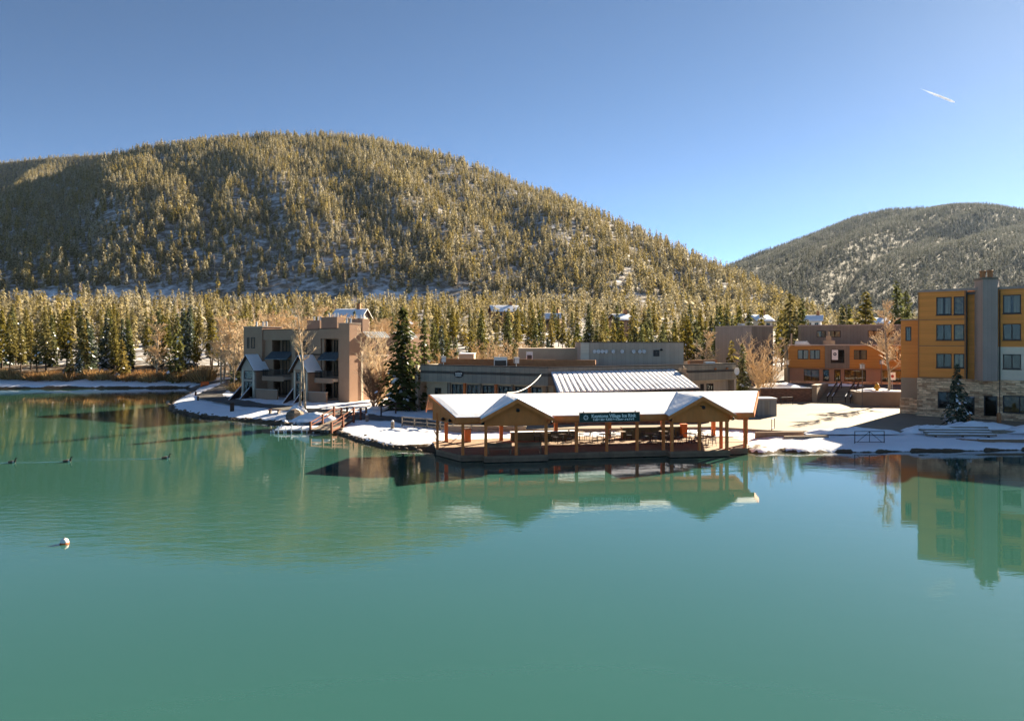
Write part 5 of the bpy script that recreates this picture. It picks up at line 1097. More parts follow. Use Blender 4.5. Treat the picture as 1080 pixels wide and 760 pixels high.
# low red-brown wall and picnic table seen behind the deck
LW = thing('low_brick_wall', 'low red brown wall on the promenade seen through the pavilion', 'wall', (2.6, 71.4, PZ), R(6)); MB().box(0, 17, 0, .35, -.05, .62).build('brickwork', M_BRICK, LW); MB().box(-.04, 17.04, -.04, .39, .623, .7).build('cap', M_TAN, LW)
LW2 = thing('pale_kerb_wall', 'low pale concrete kerb wall seen behind left pavilion posts', 'wall', (-6.2, 68.2, .75), R(-4)); MB().box(0, 7.5, 0, .4, -.2, .42).build('wall', M_CONC, LW2); MB().box(-.04, 7.54, -.04, .44, .423, .5).build('cap', M_CONC, LW2)

# ------------------------------------------------------------------ right bank
def plank_rows(name, label, cat, x, y, rz, rows, L, m, dz=.16, dy=.55):
    r = thing(name, label, cat, (x, y, float(near_z(x + L / 2, y)) + .1), rz)
    for k in range(rows):
        p = MB().box(.15 * (k % 2), L - .2 * ((k + 1) % 2), k * dy, k * dy + .32, k * dz, k * dz + .14).build('plank', M_GREYWOOD, r)
        snow_sheet('plank_snow', [[(.2, k * dy + .04, k * dz + .14), (L - .3, k * dy + .04, k * dz + .14), (L - .3, k * dy + .3, k * dz + .14), (.2, k * dy + .3, k * dz + .14)]], p, .07)
        for xx in (.8, L / 2, L - .9): MB().box(xx, xx + .12, k * dy + .05, k * dy + .27, -.5, k * dz - .003).build('stake', M_DARKWOOD, r)
    return r
plank_rows('timber_bleacher', 'long snowy timber planks in rows before the hotel spruce', 'bleacher', (977 - CX) / F * 64.8, 64.8, R(-3), 4, 6.2, M_GREYWOOD)
x0 = (1032 - CX) / F * 62.8; ED = thing('timber_beam', 'single low timber beam lying in snow at right shoreline', 'beam', (x0, 62.8, float(near_z(x0 + 2, 62.8))), R(-2)); MB().box(0, 3.8, 0, .25, -.1, .2).build('beam', M_SKIRT, ED)
snow_sheet('beam_snow', [[(.1, .02, .2), (3.7, .02, .2), (3.7, .23, .2), (.1, .23, .2)]], ED, .06); MB().bar((-1.2, 1.2, .05), (0, .1, .1), .12, .12).build('end_timber', M_SKIRT, ED)
for i, px in enumerate((1021.5, 1053.5)):
    x = (px - CX) / F * 70; P_ = thing('wooden_post', ['rust brown wooden post just right of the hotel spruce', 'rust brown wooden post in front of the hotel door'][i], 'post', (x, 70, PZ)); MB().box(-.13, .13, -.13, .13, -.05, 1.22).build('shaft', M_COPPER, P_); MB().lathe([(.17, 1.22), (.17, 1.27), (.04, 1.34)], 4).build('cap', M_COPPER, P_)
for i, px in enumerate((1003, 1006.5)):
    x = (px - CX) / F * 71.5; P_ = thing('dark_bollard', ['left of two short dark bollards beside the hotel spruce', 'right of two short dark bollards beside the hotel spruce'][i], 'bollard', (x, 71.5, PZ)); MB().lathe([(.13, -.02), (.13, .5), (.1, .6), (.03, .64)], 10).build('shaft', M_BLACK, P_); MB().lathe([(.145, .42), (.145, .47)], 10).build('band', M_STEEL, P_)
for sd, (cx, cy, rx, ry, h, lab) in enumerate(((38.2, 66.9, 3.2, 1.2, .7, 'lumpy snow berm along plaza edge left of the hotel spruce'), (43.4, 68.6, 4.2, 1.3, .75, 'lumpy snow berm around foot of the hotel spruce'), (49.5, 67.2, 5, 1.4, .7, 'lumpy snow berm along plaza edge right of the hotel spruce'), (30.5, 66.3, 4.4, .9, .45, 'low ridge of snow along sunlit front edge of plaza'))):
    snow_pile('snow_berm', lab, cx, cy, rx, ry, h, PZ - .1, 20 + sd, cat='snow berm')
place_tree('dark', 42.3, 70.3, 6.1, 'spruce_tree', 'small dark snow dusted spruce in front of the stone hotel wall', 'tree', z=PZ - .05, idx=0, wide=1.15)

# ------------------------------------------------------------------ left bank: footbridge, rocks, bollards, fences
a = Vector((*gp(338, 453, .45), .45)); b = Vector((*gp(363, 441.5, .95), .95)); d = b - a; ang = math.atan2(d.y, d.x)
FB = thing('red_footbridge', 'small red railed wooden footbridge over the shoreline inlet', 'bridge', a, ang); Lf = Vector((d.x, d.y)).length; sl_ = d.z / Lf
for k in range(18):
    x = Lf * k / 18; MB().slab([(x, -1.05, x * sl_), (x + Lf / 18 - .03, -1.05, (x + Lf / 18) * sl_), (x + Lf / 18 - .03, 1.05, (x + Lf / 18) * sl_), (x, 1.05, x * sl_)], (0, 0, -.06)).build('deck_plank', M_GREYWOOD, FB)
for sy in (-1, 1):
    MB().bar((0, sy * .95, -.16), (Lf, sy * .95, d.z - .16), .12, .2).build('stringer', M_REDWOOD, FB)
    for x, hh in ((.1, .75), (Lf * .5, 1.0), (Lf - .1, 1.25), (Lf + 1.7, 1.05), (Lf + 3.2, 1.0)):
        zg = x * sl_ if x < Lf else d.z - .05
        MB().box(x - .09, x + .09, sy * 1.1 - .09, sy * 1.1 + .09, zg - .35, zg + hh).build('post', M_REDWOOD, FB)
    for f in (.5, .9):
        MB().bar((.1, sy * 1.1, .75 * f), (Lf - .1, sy * 1.1, d.z + 1.2 * f), .06, .09).build('rail', M_REDWOOD, FB); MB().bar((Lf - .1, sy * 1.1, d.z + 1.0 * f), (Lf + 3.2, sy * 1.1, d.z - .05 + 1.0 * f), .06, .09).build('rail', M_REDWOOD, FB)
M_ICE = mat('ice', (.75, .78, .8), (.6, .64, .68), scale=6, rough=.25, spec=.5)
dk = thing('icy_dock', 'low broken dock crusted with ice at the shoreline', 'dock', (*gp(318, 455, .1), 0), R(8))
MB().box(-2.6, 2.4, .2, 2.6, .06, .22).build('platform', M_GREYWOOD, dk); snow_sheet('dock_snow', [[(-2.6, .2, .22), (2.4, .2, .22), (2.4, 2.6, .22), (-2.6, 2.6, .22)]], dk, .22, sub=18)
for k in range(26):
    x = random.uniform(-2.9, 2.7); y = random.uniform(-.3, 1.2); h = random.uniform(.2, .75)
    MB().tube((x, y, -.15), (x + random.uniform(-.06, .06), y, h), random.uniform(.05, .12), random.uniform(.02, .05), 6).build('ice_stump', M_ICE, dk)
def rock_mb(seed, r, flat=.7):
    g = np.random.default_rng(seed); mb = MB(); n, m = 9, 6; vs = []
    for j in range(m + 1):
        ph_ = math.pi * j / m
        for k in range(n):
            th = 6.283 * k / n; rr = r * (1 + .35 * (float(vnoise(2 + math.cos(th) * 1.7 * math.sin(ph_), 2 + math.sin(th) * 1.7 * math.sin(ph_) + j * .6, seed)) - .5))
            vs.append((rr * math.sin(ph_) * math.cos(th), rr * math.sin(ph_) * math.sin(th), rr * flat * math.cos(ph_)))
    return mb.add(vs, [(j * n + k, (j + 1) * n + k, (j + 1) * n + (k + 1) % n, j * n + (k + 1) % n) for j in range(m) for k in range(n)])
M_ROCK = mat('granite', (.24, .18, .13), (.1, .075, .055), scale=2.5, bump=.5, bscale=10)
for i, (px, py, r_, lab) in enumerate(((311.5, 438.5, 1.0, 'large tan boulder capped with snow in front of the aspens'), (300.5, 440.5, .55, 'smaller brown boulder left of the large snow capped one'))):
    x, y = gp(px, py, .8); o = thing('boulder', lab, 'boulder', (x, y, float(near_z(x, y)) + r_ * .25)); rk = rock_mb(30 + i, r_).build('rock', M_ROCK, o)
    n = 10; q = np.linspace(-1, 1, n); X, Y = np.meshgrid(q, q); Zz = r_ * .7 * np.sqrt(np.clip(1 - .55 * (X ** 2 + Y ** 2), .2, 1)) + .08 * np.clip(1 - X ** 2 - Y ** 2, -.8, 1) + .02
    ob('snow_cap', grid_mesh('snow_cap', X * r_ * .6, Y * r_ * .6, Zz, [M_SNOW]), o)
snow_pile('snow_heap', 'pointed snow heap beside the large boulder', *gp(314, 434, 1.0), 1.2, 1.0, .8, .85, 33)
snow_pile('snow_heap', 'rounded snow heap before the footbridge', *gp(333, 442, .9), 2.6, 1.3, .8, .8, 34)
for i, (px, pyb, lab) in enumerate(((387, 443.5, 'short thick wooden bollard by the end of footbridge rail'), (414, 450.5, 'short thick wooden bollard on the snow bank right of footbridge'))):
    x, y = gp(px, pyb, .8); o = thing('wooden_bollard', lab, 'bollard', (x, y, float(near_z(x, y)) - .1)); MB().lathe([(.17, 0), (.16, .75), (.12, .8)], 10).build('shaft', M_GREYWOOD, o); MB().lathe([(.13, .8), (.13, .86), (.05, .92)], 10).build('snow_cap', M_SNOW, o); MB().lathe([(.175, .55), (.175, .6)], 10).build('band', M_DARKWOOD, o)
def rail_fence(name, label, p0, p1, n, h, m, rails=(.45, .9), w_=.14):
    p0 = Vector((*p0, 0)); p1 = Vector((*p1, 0)); o = thing(name, label, 'fence', (p0.x, p0.y, 0)); zs = []
    for k in range(n + 1):
        q = p0.lerp(p1, k / n); z = max(float(near_z(q.x, q.y)), .3); zs.append(z); MB().box(-w_ / 2, w_ / 2, -w_ / 2, w_ / 2, -.25, h).build('post', m, o, (q.x - p0.x, q.y - p0.y, z))
    for k in range(n):
        a_, b_ = p0.lerp(p1, k / n) - p0, p0.lerp(p1, (k + 1) / n) - p0
        for f in rails: MB().bar((a_.x, a_.y, zs[k] + h * f), (b_.x, b_.y, zs[k + 1] + h * f), .06, .12).build('rail', m, o)
rail_fence('dark_rail_fence', 'dark brown rail fence on the snow below the tall spruce', gp(402, 437, 1), gp(458, 428, 1), 4, 1.25, M_DARKWOOD)
rail_fence('path_railing', 'low grey railing along the lake path left of pavilion', gp(424, 447.5, .9), gp(478, 452.5, .9), 4, .95, M_GREYWOOD, (.2, .55, .95), .1)
TP = thing('picnic_bench', 'small wooden bench standing in snow before the condominium', 'bench', (*gp(289.5, 433, 1), float(near_z(*gp(289.5, 433, 1)))), R(-12))
for k in range(3): MB().box(-.7, .7, -.3 + k * .2, -.12 + k * .2, .42, .47).build('seat_plank', M_REDWOOD, TP)
for xx in (-.55, .55): MB().box(xx - .05, xx + .05, -.28, .28, -.15, .417).build('leg', M_GREYWOOD, TP)
x, y = gp(244.8, 430, 1); LB_ = thing('brown_bin', 'dark brown square bin in the snow by the lake path', 'bin', (x, y, float(near_z(x, y)) - .05), R(15)); MB().box(-.22, .22, -.22, .22, 0, 1.0).build('body', M_DARKWOOD, LB_); MB().box(-.26, .26, -.26, .26, 1.003, 1.1).build('lid', M_BLACK, LB_)
for i, (px, py, lab) in enumerate(((206.5, 416.5, 'small dark stake in snow on the point, nearer the path'), (208.8, 421, 'small dark stump in snow on the point, nearer the water'))):
    x, y = gp(px, py, .8); o = MB().lathe([(.16, -.2), (.15, .5), (.1, .62), (.03, .66)], 8).build('dark_stump', M_DARKWOOD, None, (x, y, float(near_z(x, y)))); tag(o, lab, 'stump')
x, y = gp(216, 405, 1); OB = thing('orange_barrier', 'small bright orange plastic barrier at far end of the path', 'barrier', (x, y, float(near_z(x, y))), R(10)); M_SAFE = mat('safety_orange', (.75, .16, .04), (.65, .13, .03), scale=4)
MB().box(-.7, .7, -.1, .1, .1, .75).build('panel', M_SAFE, OB); MB().box(-.75, -.5, -.25, .25, -.1, .1).build('foot', M_SAFE, OB); MB().box(.5, .75, -.25, .25, -.1, .1).build('foot', M_SAFE, OB)
# rocks along the waterline: uncountable rubble, one object
g = np.random.default_rng(5); V = []; Fq = []
base = [rock_mb(50 + i, 1.0, .6) for i in range(5)]
segs = [(LAKE[i], LAKE[i + 1]) for i in range(6, 23)]
for (p, q) in segs:
    L = float(np.hypot(*(q - p)))
    for k in range(int(L / .2)):
        t = g.random(); c = p + (q - p) * t; nrm = np.array([-(q - p)[1], (q - p)[0]]) / max(L, .01); c = c + nrm * g.normal(.05, .35)
        r_ = g.uniform(.04, .15) * (2.2 if g.random() < .08 else 1); B = base[g.integers(5)]; an = g.uniform(0, 6.28); ca, sa = math.cos(an), math.sin(an)
        z = max(float(near_z(c[0], c[1])), -.1); o = len(V)
        V += [(c[0] + r_ * (v[0] * ca - v[1] * sa), c[1] + r_ * (v[0] * sa + v[1] * ca), z + r_ * (v[2] + .2)) for v in B.v]; Fq += [tuple(i + o for i in f) for f in B.f]
me = bpy.data.meshes.new('shore_rubble'); me.from_pydata(V, [], Fq); me.materials.append(M_ROCK); me.update(); tag(ob('shore_rubble', me), 'loose brown rubble stones along the snowy waterline', 'rocks', None, 'stuff')

# ------------------------------------------------------------------ houses on the slope
def house(px, py, D, w_, dp, h, rz, label, wall, roofm, snowy=True):
    x = (px - CX) / F * D; z = float(hill(x, D)) if D > 164 else float(near_z(x, D))
    zz = CAMH - (py - HY) / F * D; lift = max(0, zz - z)
    o = thing('hillside_house', label, 'house', (x, D, z), rz, 'houses among the trees')
    MB().wall(-w_ / 2, w_ / 2, -1.5, h + lift, -dp / 2, -dp / 2 + .3, [(-w_ * .35, -w_ * .12, h + lift - 2.3, h + lift - .8), (w_ * .1, w_ * .35, h + lift - 2.3, h + lift - .8)]).build('front_wall', wall, o)
    for xx in (-w_ * .35, w_ * .1): window(o, xx, -dp / 2 + .03, h + lift - 2.3, w_ * .24, 1.5, 1, 'dark')
    MB().box(-w_ / 2, -w_ / 2 + .3, -dp / 2 + .3, dp / 2, -1.5, h + lift).build('side_wall', wall, o); MB().box(w_ / 2 - .3, w_ / 2, -dp / 2 + .3, dp / 2, -1.5, h + lift).build('side_wall', wall, o); MB().box(-w_ / 2 + .3, w_ / 2 - .3, dp / 2 - .3, dp / 2, -1.5, h + lift).build('rear_wall', wall, o)
    e = .7; zt = h + lift; rh = dp * .3
    for sg in (-1, 1):
        pl = [(-w_ / 2 - e, sg * (dp / 2 + e), zt - .25), (w_ / 2 + e, sg * (dp / 2 + e), zt - .25), (w_ / 2 + e, 0, zt + rh), (-w_ / 2 - e, 0, zt + rh)]
        r_ = MB().slab(pl[::-sg], (0, 0, -.2)).build('roof', roofm, o)
        if snowy: snow_sheet('roof_snow', [pl if sg < 0 else [pl[1], pl[0], pl[3], pl[2]]], r_, .25, sub=10)
    for sx in (-1, 1): MB().slab([(sx * (w_ / 2 - .2), -dp / 2, zt), (sx * (w_ / 2 - .2), dp / 2, zt), (sx * (w_ / 2 - .2), 0, zt + rh - .2)], (-.1 * sx, 0, 0)).build('gable_wall', wall, o)
    MB().box(w_ * .2, w_ * .2 + 1, -.5, .5, zt, zt + rh + 1.6).build('chimney', M_COPPER, o)
M_RB = mat('red_brown_board', (.2, .08, .05), (.15, .06, .04), lines=('v', .25, .2))
house(532, 343, 330, 12, 9, 6, R(12), 'red brown house with snowy roof among pines above the lodge', M_RB, M_DARKWOOD)
house(371, 352, 210, 8, 8, 4.6, R(-8), 'pale pink house with flat snowy roof behind the condominium', M_TAUPE_L, M_DARKWOOD)
house(800, 351, 240, 6, 6, 4, R(20), 'pale house with snowy roof left of tall pines on right', M_CREAM, M_DARKWOOD)
house(858, 350, 260, 5, 6, 4, R(-25), 'white walled house with snowy roof above the brown block', M_WHITE, M_DARKWOOD)
house(926, 352, 270, 5, 6, 4, R(10), 'small pale house with snowy roof left of the orange hotel', M_CREAM, M_DARKWOOD)
house(583, 348, 300, 7, 7, 4.5, R(-15), 'small snow roofed house hidden in pines above lodge roof', M_TAUPE, M_DARKWOOD)
house(655, 351, 250, 6, 6, 4.5, R(25), 'small snow roofed house in pines above the vented block', M_TAUPE, M_DARKWOOD)

# ------------------------------------------------------------------ individual trees
PIX = lambda px, D: (px - CX) / F * D
# singled-out trees
x, y = gp(425, 431, 1.0); place_tree('hero', x, y, 12.2, 'spruce_tree', 'tall spruce with snowy lower boughs between condominium and lodge', 'tree', idx=1, wide=1.35)
x, y = PIX(447, 103), 103; place_tree('spruce', x, y, 11.5, 'spruce_tree', 'sunlit green spruce just right behind the tall snowy spruce', 'tree', idx=0)
x, y = gp(322, 433.5, 1.0); place_tree('tallaspen', x, y, 14.2, 'aspen_tree', 'tall bare aspen with pale trunk before the condominium, right trunk', 'tree', idx=0)
x, y = gp(316.5, 431.5, 1.0); place_tree('tallaspen', x, y, 13.2, 'aspen_tree', 'tall bare aspen with pale trunk before the condominium, left trunk', 'tree', idx=1)
x, y = PIX(401, 94), 94; place_tree('shrubtree', x, y, 8.6, 'bare_tree', 'spreading bare tree against sunny end wall of condominium', 'tree', idx=0)
x, y = PIX(395, 92), 92; place_tree('brownshrub', x, y, 4.6, 'bare_bush', 'dark brown bare bush at foot of the condominium end wall', 'bush', idx=0)
x, y = PIX(247, 118), 118; place_tree('aspen', x, y, 10, 'aspen_tree', 'thin bare tree on path edge at left end of condominium', 'tree', idx=2)
place_tree('aspen', PIX(938, 95.5), 95.5, 12.2, 'aspen_tree', 'leafy looking bare golden tree in tan planter before orange townhouses', 'tree', z=2.6, idx=1, wide=1.25)
place_tree('shrubtree', PIX(805, 99.5), 99.5, 8.2, 'bare_tree', 'bare golden twiggy tree before the brown block', 'tree', z=1.0, idx=1)
place_tree('aspen', PIX(741, 112), 112, 9.5, 'bare_tree', 'pale bare tree rising behind right end of the lodge roof', 'tree', z=1.5, idx=4, wide=1.4)
place_tree('spruce', PIX(783, 97), 97, 8.0, 'spruce_tree', 'green spruce at right end of the lodge before the bare tree', 'tree', z=.9, idx=1)
place_tree('young', PIX(772, 108), 108, 8.2, 'pine_tree', 'olive pine behind right corner of the lodge', 'tree', z=1.0, idx=1)
place_tree('spruce', PIX(187, 146.5), 146.5, 13.6, 'spruce_tree', 'dark green full spruce on the far shore beside the pale bare tree', 'tree', idx=2)
place_tree('aspen', PIX(165, 146), 146, 13.0, 'aspen_tree', 'wide pale bare tree on the far shore beside dark spruce', 'tree', idx=0, wide=1.35)
place_tree('young', PIX(129, 147), 147, 8.2, 'pine_tree', 'bright yellow green young pine on far shore left of bare tree', 'tree', idx=0)
place_tree('young', PIX(74, 147), 147, 6.6, 'pine_tree', 'small young pine at the water edge, left of two', 'tree', idx=2)
place_tree('dark', PIX(84, 147), 147, 6.0, 'spruce_tree', 'small snow dusted spruce on the far shore between young pines', 'tree', idx=2)
place_tree('spruce', PIX(946, 150), 150, 18.5, 'spruce_tree', 'tallest spruce just left of the orange hotel roof', 'tree', z=3, idx=3, wide=1.0)
place_tree('spruce', PIX(956, 156), 156, 17, 'spruce_tree', 'second tall spruce touching the orange hotel roof edge', 'tree', z=3, idx=1)
place_tree('spruce', PIX(888, 165), 165, 13.5, 'spruce_tree', 'left of two pointed dark spruces above the townhouses', 'tree', z=4, idx=0)
place_tree('spruce', PIX(896, 168), 168, 13.5, 'spruce_tree', 'right of two pointed dark spruces above the townhouses', 'tree', z=4, idx=2)
place_tree('pine', PIX(913, 160), 160, 16, 'pine_tree', 'broad olive pine between pointed spruces and the hotel', 'tree', z=4, idx=0, wide=1.6)
place_tree('pine', PIX(833, 150), 150, 15.5, 'pine_tree', 'tall pine above gap between lodge and townhouses', 'tree', z=3.5, idx=1, wide=1.3)
place_tree('spruce', PIX(846, 152), 152, 14.5, 'spruce_tree', 'tall green spruce right of the gap pine', 'tree', z=3.5, idx=3)
# belts
def blocked(x, y):
    if -13 < x < 31 and y < 112 and y > 74: return True
    if -50 < x < -5 and 84 < y < 122:
        px = CX + F * x / y
        if 255 < px < 425: return True
    if 30 < x < 85 and y < 140: return True
    for px, D in ((532, 330), (377, 210), (801, 240), (856, 260), (926, 270), (583, 300), (655, 250)):
        if abs(x - PIX(px, D)) < 9 and -16 < y - D < 8: return True
    return float(lake_dist(x, y)) < 2.0
def belt(px0, px1, D0, D1, n, kinds, hr, label, name, cat, group, sep=2.2, wide=1.0):
    done = []; tries = 0
    while len(done) < n and tries < n * 40:
        tries += 1; D = math.sqrt(random.uniform(D0 ** 2, D1 ** 2)); px = random.uniform(px0, px1); x = PIX(px, D)
        if blocked(x, D) or any((x - a_) ** 2 + (D - b_) ** 2 < sep ** 2 for a_, b_ in done): continue
        done.append((x, D)); k = random.choice(kinds)
        hh = .88 * random.uniform(*hr) * (.85 + .3 * float(fbm(px / 40, D / 30, 61)))
        nm, ph_ = {'pine': ('pine_tree', 'olive gold pine'), 'spruce': ('spruce_tree', 'green spruce'), 'dark': ('spruce_tree', 'dark snow dusted spruce'), 'aspen': ('aspen_tree', 'pale bare aspen'), 'shrubtree': ('bare_tree', 'low spreading bare tree')}[k]
        lb = ('tall ' if hh > .9 * sum(hr) / 2 else 'short ') + ph_ + ' ' + label.split(' ', 1)[1]
        place_tree(k, x, D, hh, nm, lb, cat, group, wide=wide * random.uniform(.9, 1.15))
belt(-70, 232, 151, 175, 46, ['pine', 'pine', 'spruce', 'spruce', 'pine', 'dark'], (10.5, 15.5), 'x in the front row along the far left shore', 'conifer_tree', 'tree', 'front conifers on the far left shore', 2.4)
belt(-90, 240, 175, 265, 70, ['pine', 'pine', 'pine', 'spruce'], (10, 14.5), 'x deeper in the belt behind the far left shore', 'conifer_tree', 'tree', 'rear conifers on the far left shore', 3.2)
belt(232, 345, 124, 165, 40, ['aspen'], (11, 15.5), 'x in the stand behind left half of condominium', 'aspen_tree', 'tree', 'aspens behind the condominium left', 1.5, 1.25)
belt(345, 440, 116, 160, 26, ['aspen'], (10.5, 14), 'x in the stand behind right end of condominium', 'aspen_tree', 'tree', 'aspens behind the condominium right', 1.5, 1.25)
belt(232, 300, 126, 150, 9, ['spruce', 'pine'], (7, 10), 'x in the shade left of the condominium', 'conifer_tree', 'tree', 'shaded conifers beside the condominium', 3)
belt(240, 440, 170, 280, 45, ['pine', 'pine', 'spruce'], (9, 14), 'x rising behind the aspens above the condominium', 'conifer_tree', 'tree', 'conifers above the condominium', 3.2)
belt(425, 630, 113, 150, 30, ['pine', 'spruce', 'spruce', 'dark'], (8, 12.5), 'x close behind left half of the lodge roof', 'conifer_tree', 'tree', 'conifers close behind the lodge left', 2.6)
belt(430, 640, 150, 290, 52, ['pine', 'pine', 'spruce'], (10, 15), 'x in the deeper belt above left half of lodge', 'conifer_tree', 'tree', 'deeper conifers above the lodge left', 3.2)
belt(445, 630, 112, 128, 13, ['shrubtree', 'aspen'], (5.5, 8.5), 'x among conifers behind the lodge roof', 'bare_tree', 'tree', 'bare trees behind the lodge', 3, 1.1)
belt(630, 800, 113, 150, 30, ['pine', 'spruce', 'spruce'], (9.5, 13.5), 'x close behind the vented block of the lodge', 'conifer_tree', 'tree', 'conifers close behind the lodge right', 2.6)
belt(640, 830, 150, 270, 44, ['pine', 'pine', 'spruce'], (10, 15.5), 'x in the deeper belt above right half of lodge', 'conifer_tree', 'tree', 'deeper conifers above the lodge right', 3.2)
belt(640, 800, 112, 124, 8, ['shrubtree', 'aspen'], (5.5, 8), 'x among conifers behind the vented block', 'bare_tree', 'tree', 'bare trees behind the vented block', 3, 1.1)
belt(805, 1000, 142, 260, 26, ['pine', 'spruce', 'spruce'], (8, 13), 'x on the slope above the orange townhouses', 'conifer_tree', 'tree', 'conifers above the townhouses', 3.5)
belt(850, 960, 140, 190, 9, ['aspen'], (8, 11), 'x among conifers above the orange townhouses', 'bare_tree', 'tree', 'bare trees above the townhouses', 3.5, 1.2)
# willow scrub on the far shore
def willow_mesh(seed, n=420):
    g = np.random.default_rng(seed); a = g.uniform(0, 6.28, n); rr = np.sqrt(g.random(n)) * .75
    P = np.stack([rr * np.cos(a), rr * np.sin(a), np.zeros(n)], 1); tilt = g.uniform(.1, .75, n)
    Dv = np.stack([np.cos(a) * tilt, np.sin(a) * tilt, np.ones(n)], 1) + g.normal(0, .15, (n, 3)); Dv /= np.linalg.norm(Dv, axis=1)[:, None]
    b = g.uniform(0, 6.28, n); Sv = np.stack([np.cos(b), np.sin(b), np.zeros(n)], 1); L = g.uniform(.8, 1.9, n)
    V, Fc = sprays(P, Dv, Sv, L, L * .02 + .012, 0); return np_mesh('crown', V, Fc, [M_WILLOW])
WM = [willow_mesh(700 + i) for i in range(4)]; wt = MB().lathe([(.3, -.15), (.25, .1), (.08, .2)], 7).mesh('stem', M_TWIGD)
def willow(x, y, s, label, group):
    o = thing('willow_bush', label, 'bush', (x, y, float(near_z(x, y))), random.uniform(0, 6.28), group); o.scale = (s * random.uniform(1, 1.5), s * random.uniform(1, 1.4), s); ob('crown', random.choice(WM), o); ob('stem', wt, o)
for k in range(40):
    px = -40 + k * 6.2 + random.uniform(-3, 3)
    willow(PIX(px, 145.6), 145.9 + random.uniform(-.4, 1.8), random.uniform(.55, 1.35), 'orange brown leafless willow bush in the hedge on the far left shore', 'willow bushes on the far shore')
for i, px in enumerate((203, 209)): willow(PIX(px, 142), 145, 2.0, ['bright golden willow bush near the head of path, left of two', 'bright golden willow bush near the head of path, right of two'][i], 'willows at path head')
for k in range(9): willow(PIX(random.uniform(235, 262), 112), random.uniform(117, 124), random.uniform(.7, 1.2), 'leafless brown bush at the left end of condominium', 'bushes beside the condominium')

# ------------------------------------------------------------------ thin mountain haze
M_HAZE = bpy.data.materials.new('thin_haze'); M_HAZE.use_nodes = True; nh = M_HAZE.node_tree.nodes; nh.remove(nh['Principled BSDF'])
pv = nh.new('ShaderNodeVolumePrincipled'); pv.inputs['Color'].default_value = (.62, .78, 1, 1); pv.inputs['Density'].default_value = .000014; pv.inputs['Anisotropy'].default_value = .2
M_HAZE.node_tree.links.new(pv.outputs[0], nh['Material Output'].inputs['Volume'])
tag(MB().box(-5200, 5200, -300, 3600, -5, 720).build('haze', M_HAZE), kind='stuff')

# ------------------------------------------------------------------ ducks, buoy, contrail
M_DBODY = mat('duck_brown', (.16, .11, .075), (.09, .06, .04), scale=12); M_DNECK = mat('duck_black', (.02, .02, .02)); M_DWHITE = mat('duck_white', (.6, .57, .52))
def duck_mesh():
    # rings along the spine: (x, z, half width, half height, material)
    rings = [(-.34, .15, .01, .01, 2), (-.30, .13, .06, .03, 2), (-.2, .09, .12, .08, 0), (-.05, .08, .155, .115, 0), (.1, .08, .14, .11, 0), (.19, .12, .09, .09, 2), (.23, .2, .05, .055, 1), (.245, .28, .036, .04, 1), (.26, .34, .04, .045, 1), (.30, .37, .045, .042, 1), (.345, .365, .028, .025, 1), (.39, .35, .016, .01, 1), (.41, .348, .004, .004, 1)]
    tang = []
    for i in range(len(rings)):
        a, b = rings[max(i - 1, 0)], rings[min(i + 1, len(rings) - 1)]; t = Vector((b[0] - a[0], 0, b[1] - a[1])).normalized(); tang.append(t)
    mb = MB(); n = 10; vs = []
    for (x, z, wy, hz_, m_), t in zip(rings, tang):
        nn = Vector((-t.z, 0, t.x))
        for k in range(n): th = 6.283 * k / n; p = Vector((x, 0, z)) + nn * (hz_ * math.sin(th)) + Vector((0, 1, 0)) * (wy * math.cos(th)); vs.append(tuple(p))
    mb.add(vs, []); fs = []; mi = []
    for i in range(len(rings) - 1):
        for k in range(n): mb.f.append((i * n + k, i * n + (k + 1) % n, (i + 1) * n + (k + 1) % n, (i + 1) * n + k)); mb.mi.append(rings[i + 1][4])
    mb.f.append(tuple(range(n - 1, -1, -1))); mb.mi.append(2); mb.f.append(tuple(range((len(rings) - 1) * n, len(rings) * n))); mb.mi.append(1)
    me = mb.mesh('goose', [M_DBODY, M_DNECK, M_DWHITE]); me.polygons.foreach_set('use_smooth', [True] * len(me.polygons)); return me
DM = duck_mesh()
for i, (px, py) in enumerate(((13, 488), (71, 487), (175, 483.5))):
    x, y = gp(px, py, 0); o = ob('swimming_goose', DM, None, (x, y, -.02), R((-6, 4, 10)[i])); o.scale = (1.05, 1.05, 1.05); tag(o, ['leftmost brown goose swimming on the green lake', 'middle brown goose swimming on the green lake', 'rightmost goose, leading the three on the green lake'][i], 'goose', 'geese on the lake')
    for sg in (-1, 1):      # bow wave trailing behind
        L = (6, 9, 14)[i]; mb = MB(); n = 30
        for k in range(n + 1):
            t = k / n; cx_, cy_ = x - .3 - L * t, y + sg * .12 * L * t * (.45 if sg > 0 else .9) - .06 * L * t; wv = .05 + .1 * t; hh = .018 * (1 - t) + .002
            mb.v += [(cx_, cy_ - wv, .0015), (cx_, cy_, hh), (cx_, cy_ + wv, .0015)]
        for k in range(n):
            for j in range(2): mb.f.append((k * 3 + j, k * 3 + j + 1, k * 3 + 4 + j, k * 3 + 3 + j)); mb.mi.append(0)
        tag(mb.build('wake', M_WATER, smooth=True), kind='stuff')
x, y = gp(68, 573, 0); BU = thing('mooring_buoy', 'round white mooring buoy floating at lower left of the lake', 'buoy', (x, y, .06))
MB().lathe([(.02, -.18), (.11, -.15), (.165, -.08), (.18, 0), (.165, .08), (.11, .15), (.05, .175)], 16).build('float', M_WHITE, BU, smooth=True); MB().lathe([(.183, -.07), (.186, -.03), (.183, .0)], 16).build('band', M_SAFE, BU); MB().lathe([(.045, .175), (.045, .21), (.02, .22)], 8).build('eye', M_STEEL, BU)
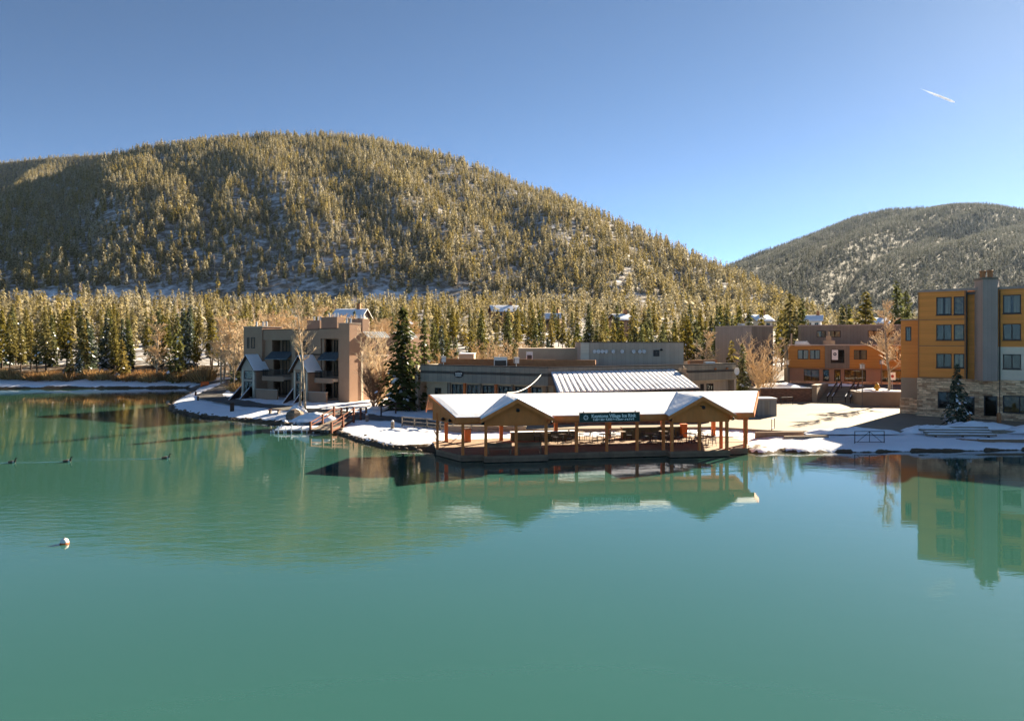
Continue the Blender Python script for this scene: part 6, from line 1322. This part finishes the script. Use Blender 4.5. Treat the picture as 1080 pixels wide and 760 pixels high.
a_ = Vector((PIX(969, 24000), 24000, CAMH + (HY - 93) / F * 24000)); b_ = Vector((PIX(1007, 24500), 24500, CAMH + (HY - 108) / F * 24500))
ct = MB(); n = 12; m_ = 40; dd = (b_ - a_)
for k in range(m_ + 1):
    t = k / m_; r_ = 34 * (min(1, t * 2.2)) ** .8 * (1 if t < .92 else (1 - t) / .08 * .6 + .4) + 4
    for j in range(n): th = 6.283 * j / n; rr = r_ * (1 + .5 * (float(vnoise(t * 30, j * .8, 3)) - .5)); ct.v.append(tuple(dd * t + Vector((rr * .4 * math.cos(th), rr * math.cos(th), rr * math.sin(th)))))
for k in range(m_):
    for j in range(n): ct.f.append((k * n + j, k * n + (j + 1) % n, (k + 1) * n + (j + 1) % n, (k + 1) * n + j)); ct.mi.append(0)
M_TRAIL = bpy.data.materials.new('vapour'); M_TRAIL.use_nodes = True; nn_ = M_TRAIL.node_tree.nodes; nn_.remove(nn_['Principled BSDF'])
vs_ = nn_.new('ShaderNodeVolumeScatter'); vs_.inputs['Color'].default_value = (1, 1, 1, 1); vs_.inputs['Density'].default_value = .012
tc_ = nn_.new('ShaderNodeTexCoord'); sp_ = nn_.new('ShaderNodeSeparateXYZ'); ns_ = nn_.new('ShaderNodeTexNoise'); ns_.inputs['Scale'].default_value = .006; mu_ = nn_.new('ShaderNodeMath'); mu_.operation = 'MULTIPLY'; mr_ = nn_.new('ShaderNodeMapRange'); mr_.inputs[2].default_value = .6; mr_.inputs[3].default_value = .0; mr_.inputs[4].default_value = .045
lk_ = M_TRAIL.node_tree.links; lk_.new(tc_.outputs['Generated'], sp_.inputs[0]); lk_.new(tc_.outputs['Object'], ns_.inputs[0]); lk_.new(sp_.outputs[0], mr_.inputs[0]); lk_.new(mr_.outputs[0], mu_.inputs[0]); lk_.new(ns_.outputs[0], mu_.inputs[1]); lk_.new(mu_.outputs[0], vs_.inputs['Density'])
M_TRAIL.node_tree.links.new(vs_.outputs[0], nn_['Material Output'].inputs['Volume'])
tag(ct.build('contrail', M_TRAIL, None, a_, smooth=True), 'short white aircraft vapour trail high in the sky at upper right', 'contrail')
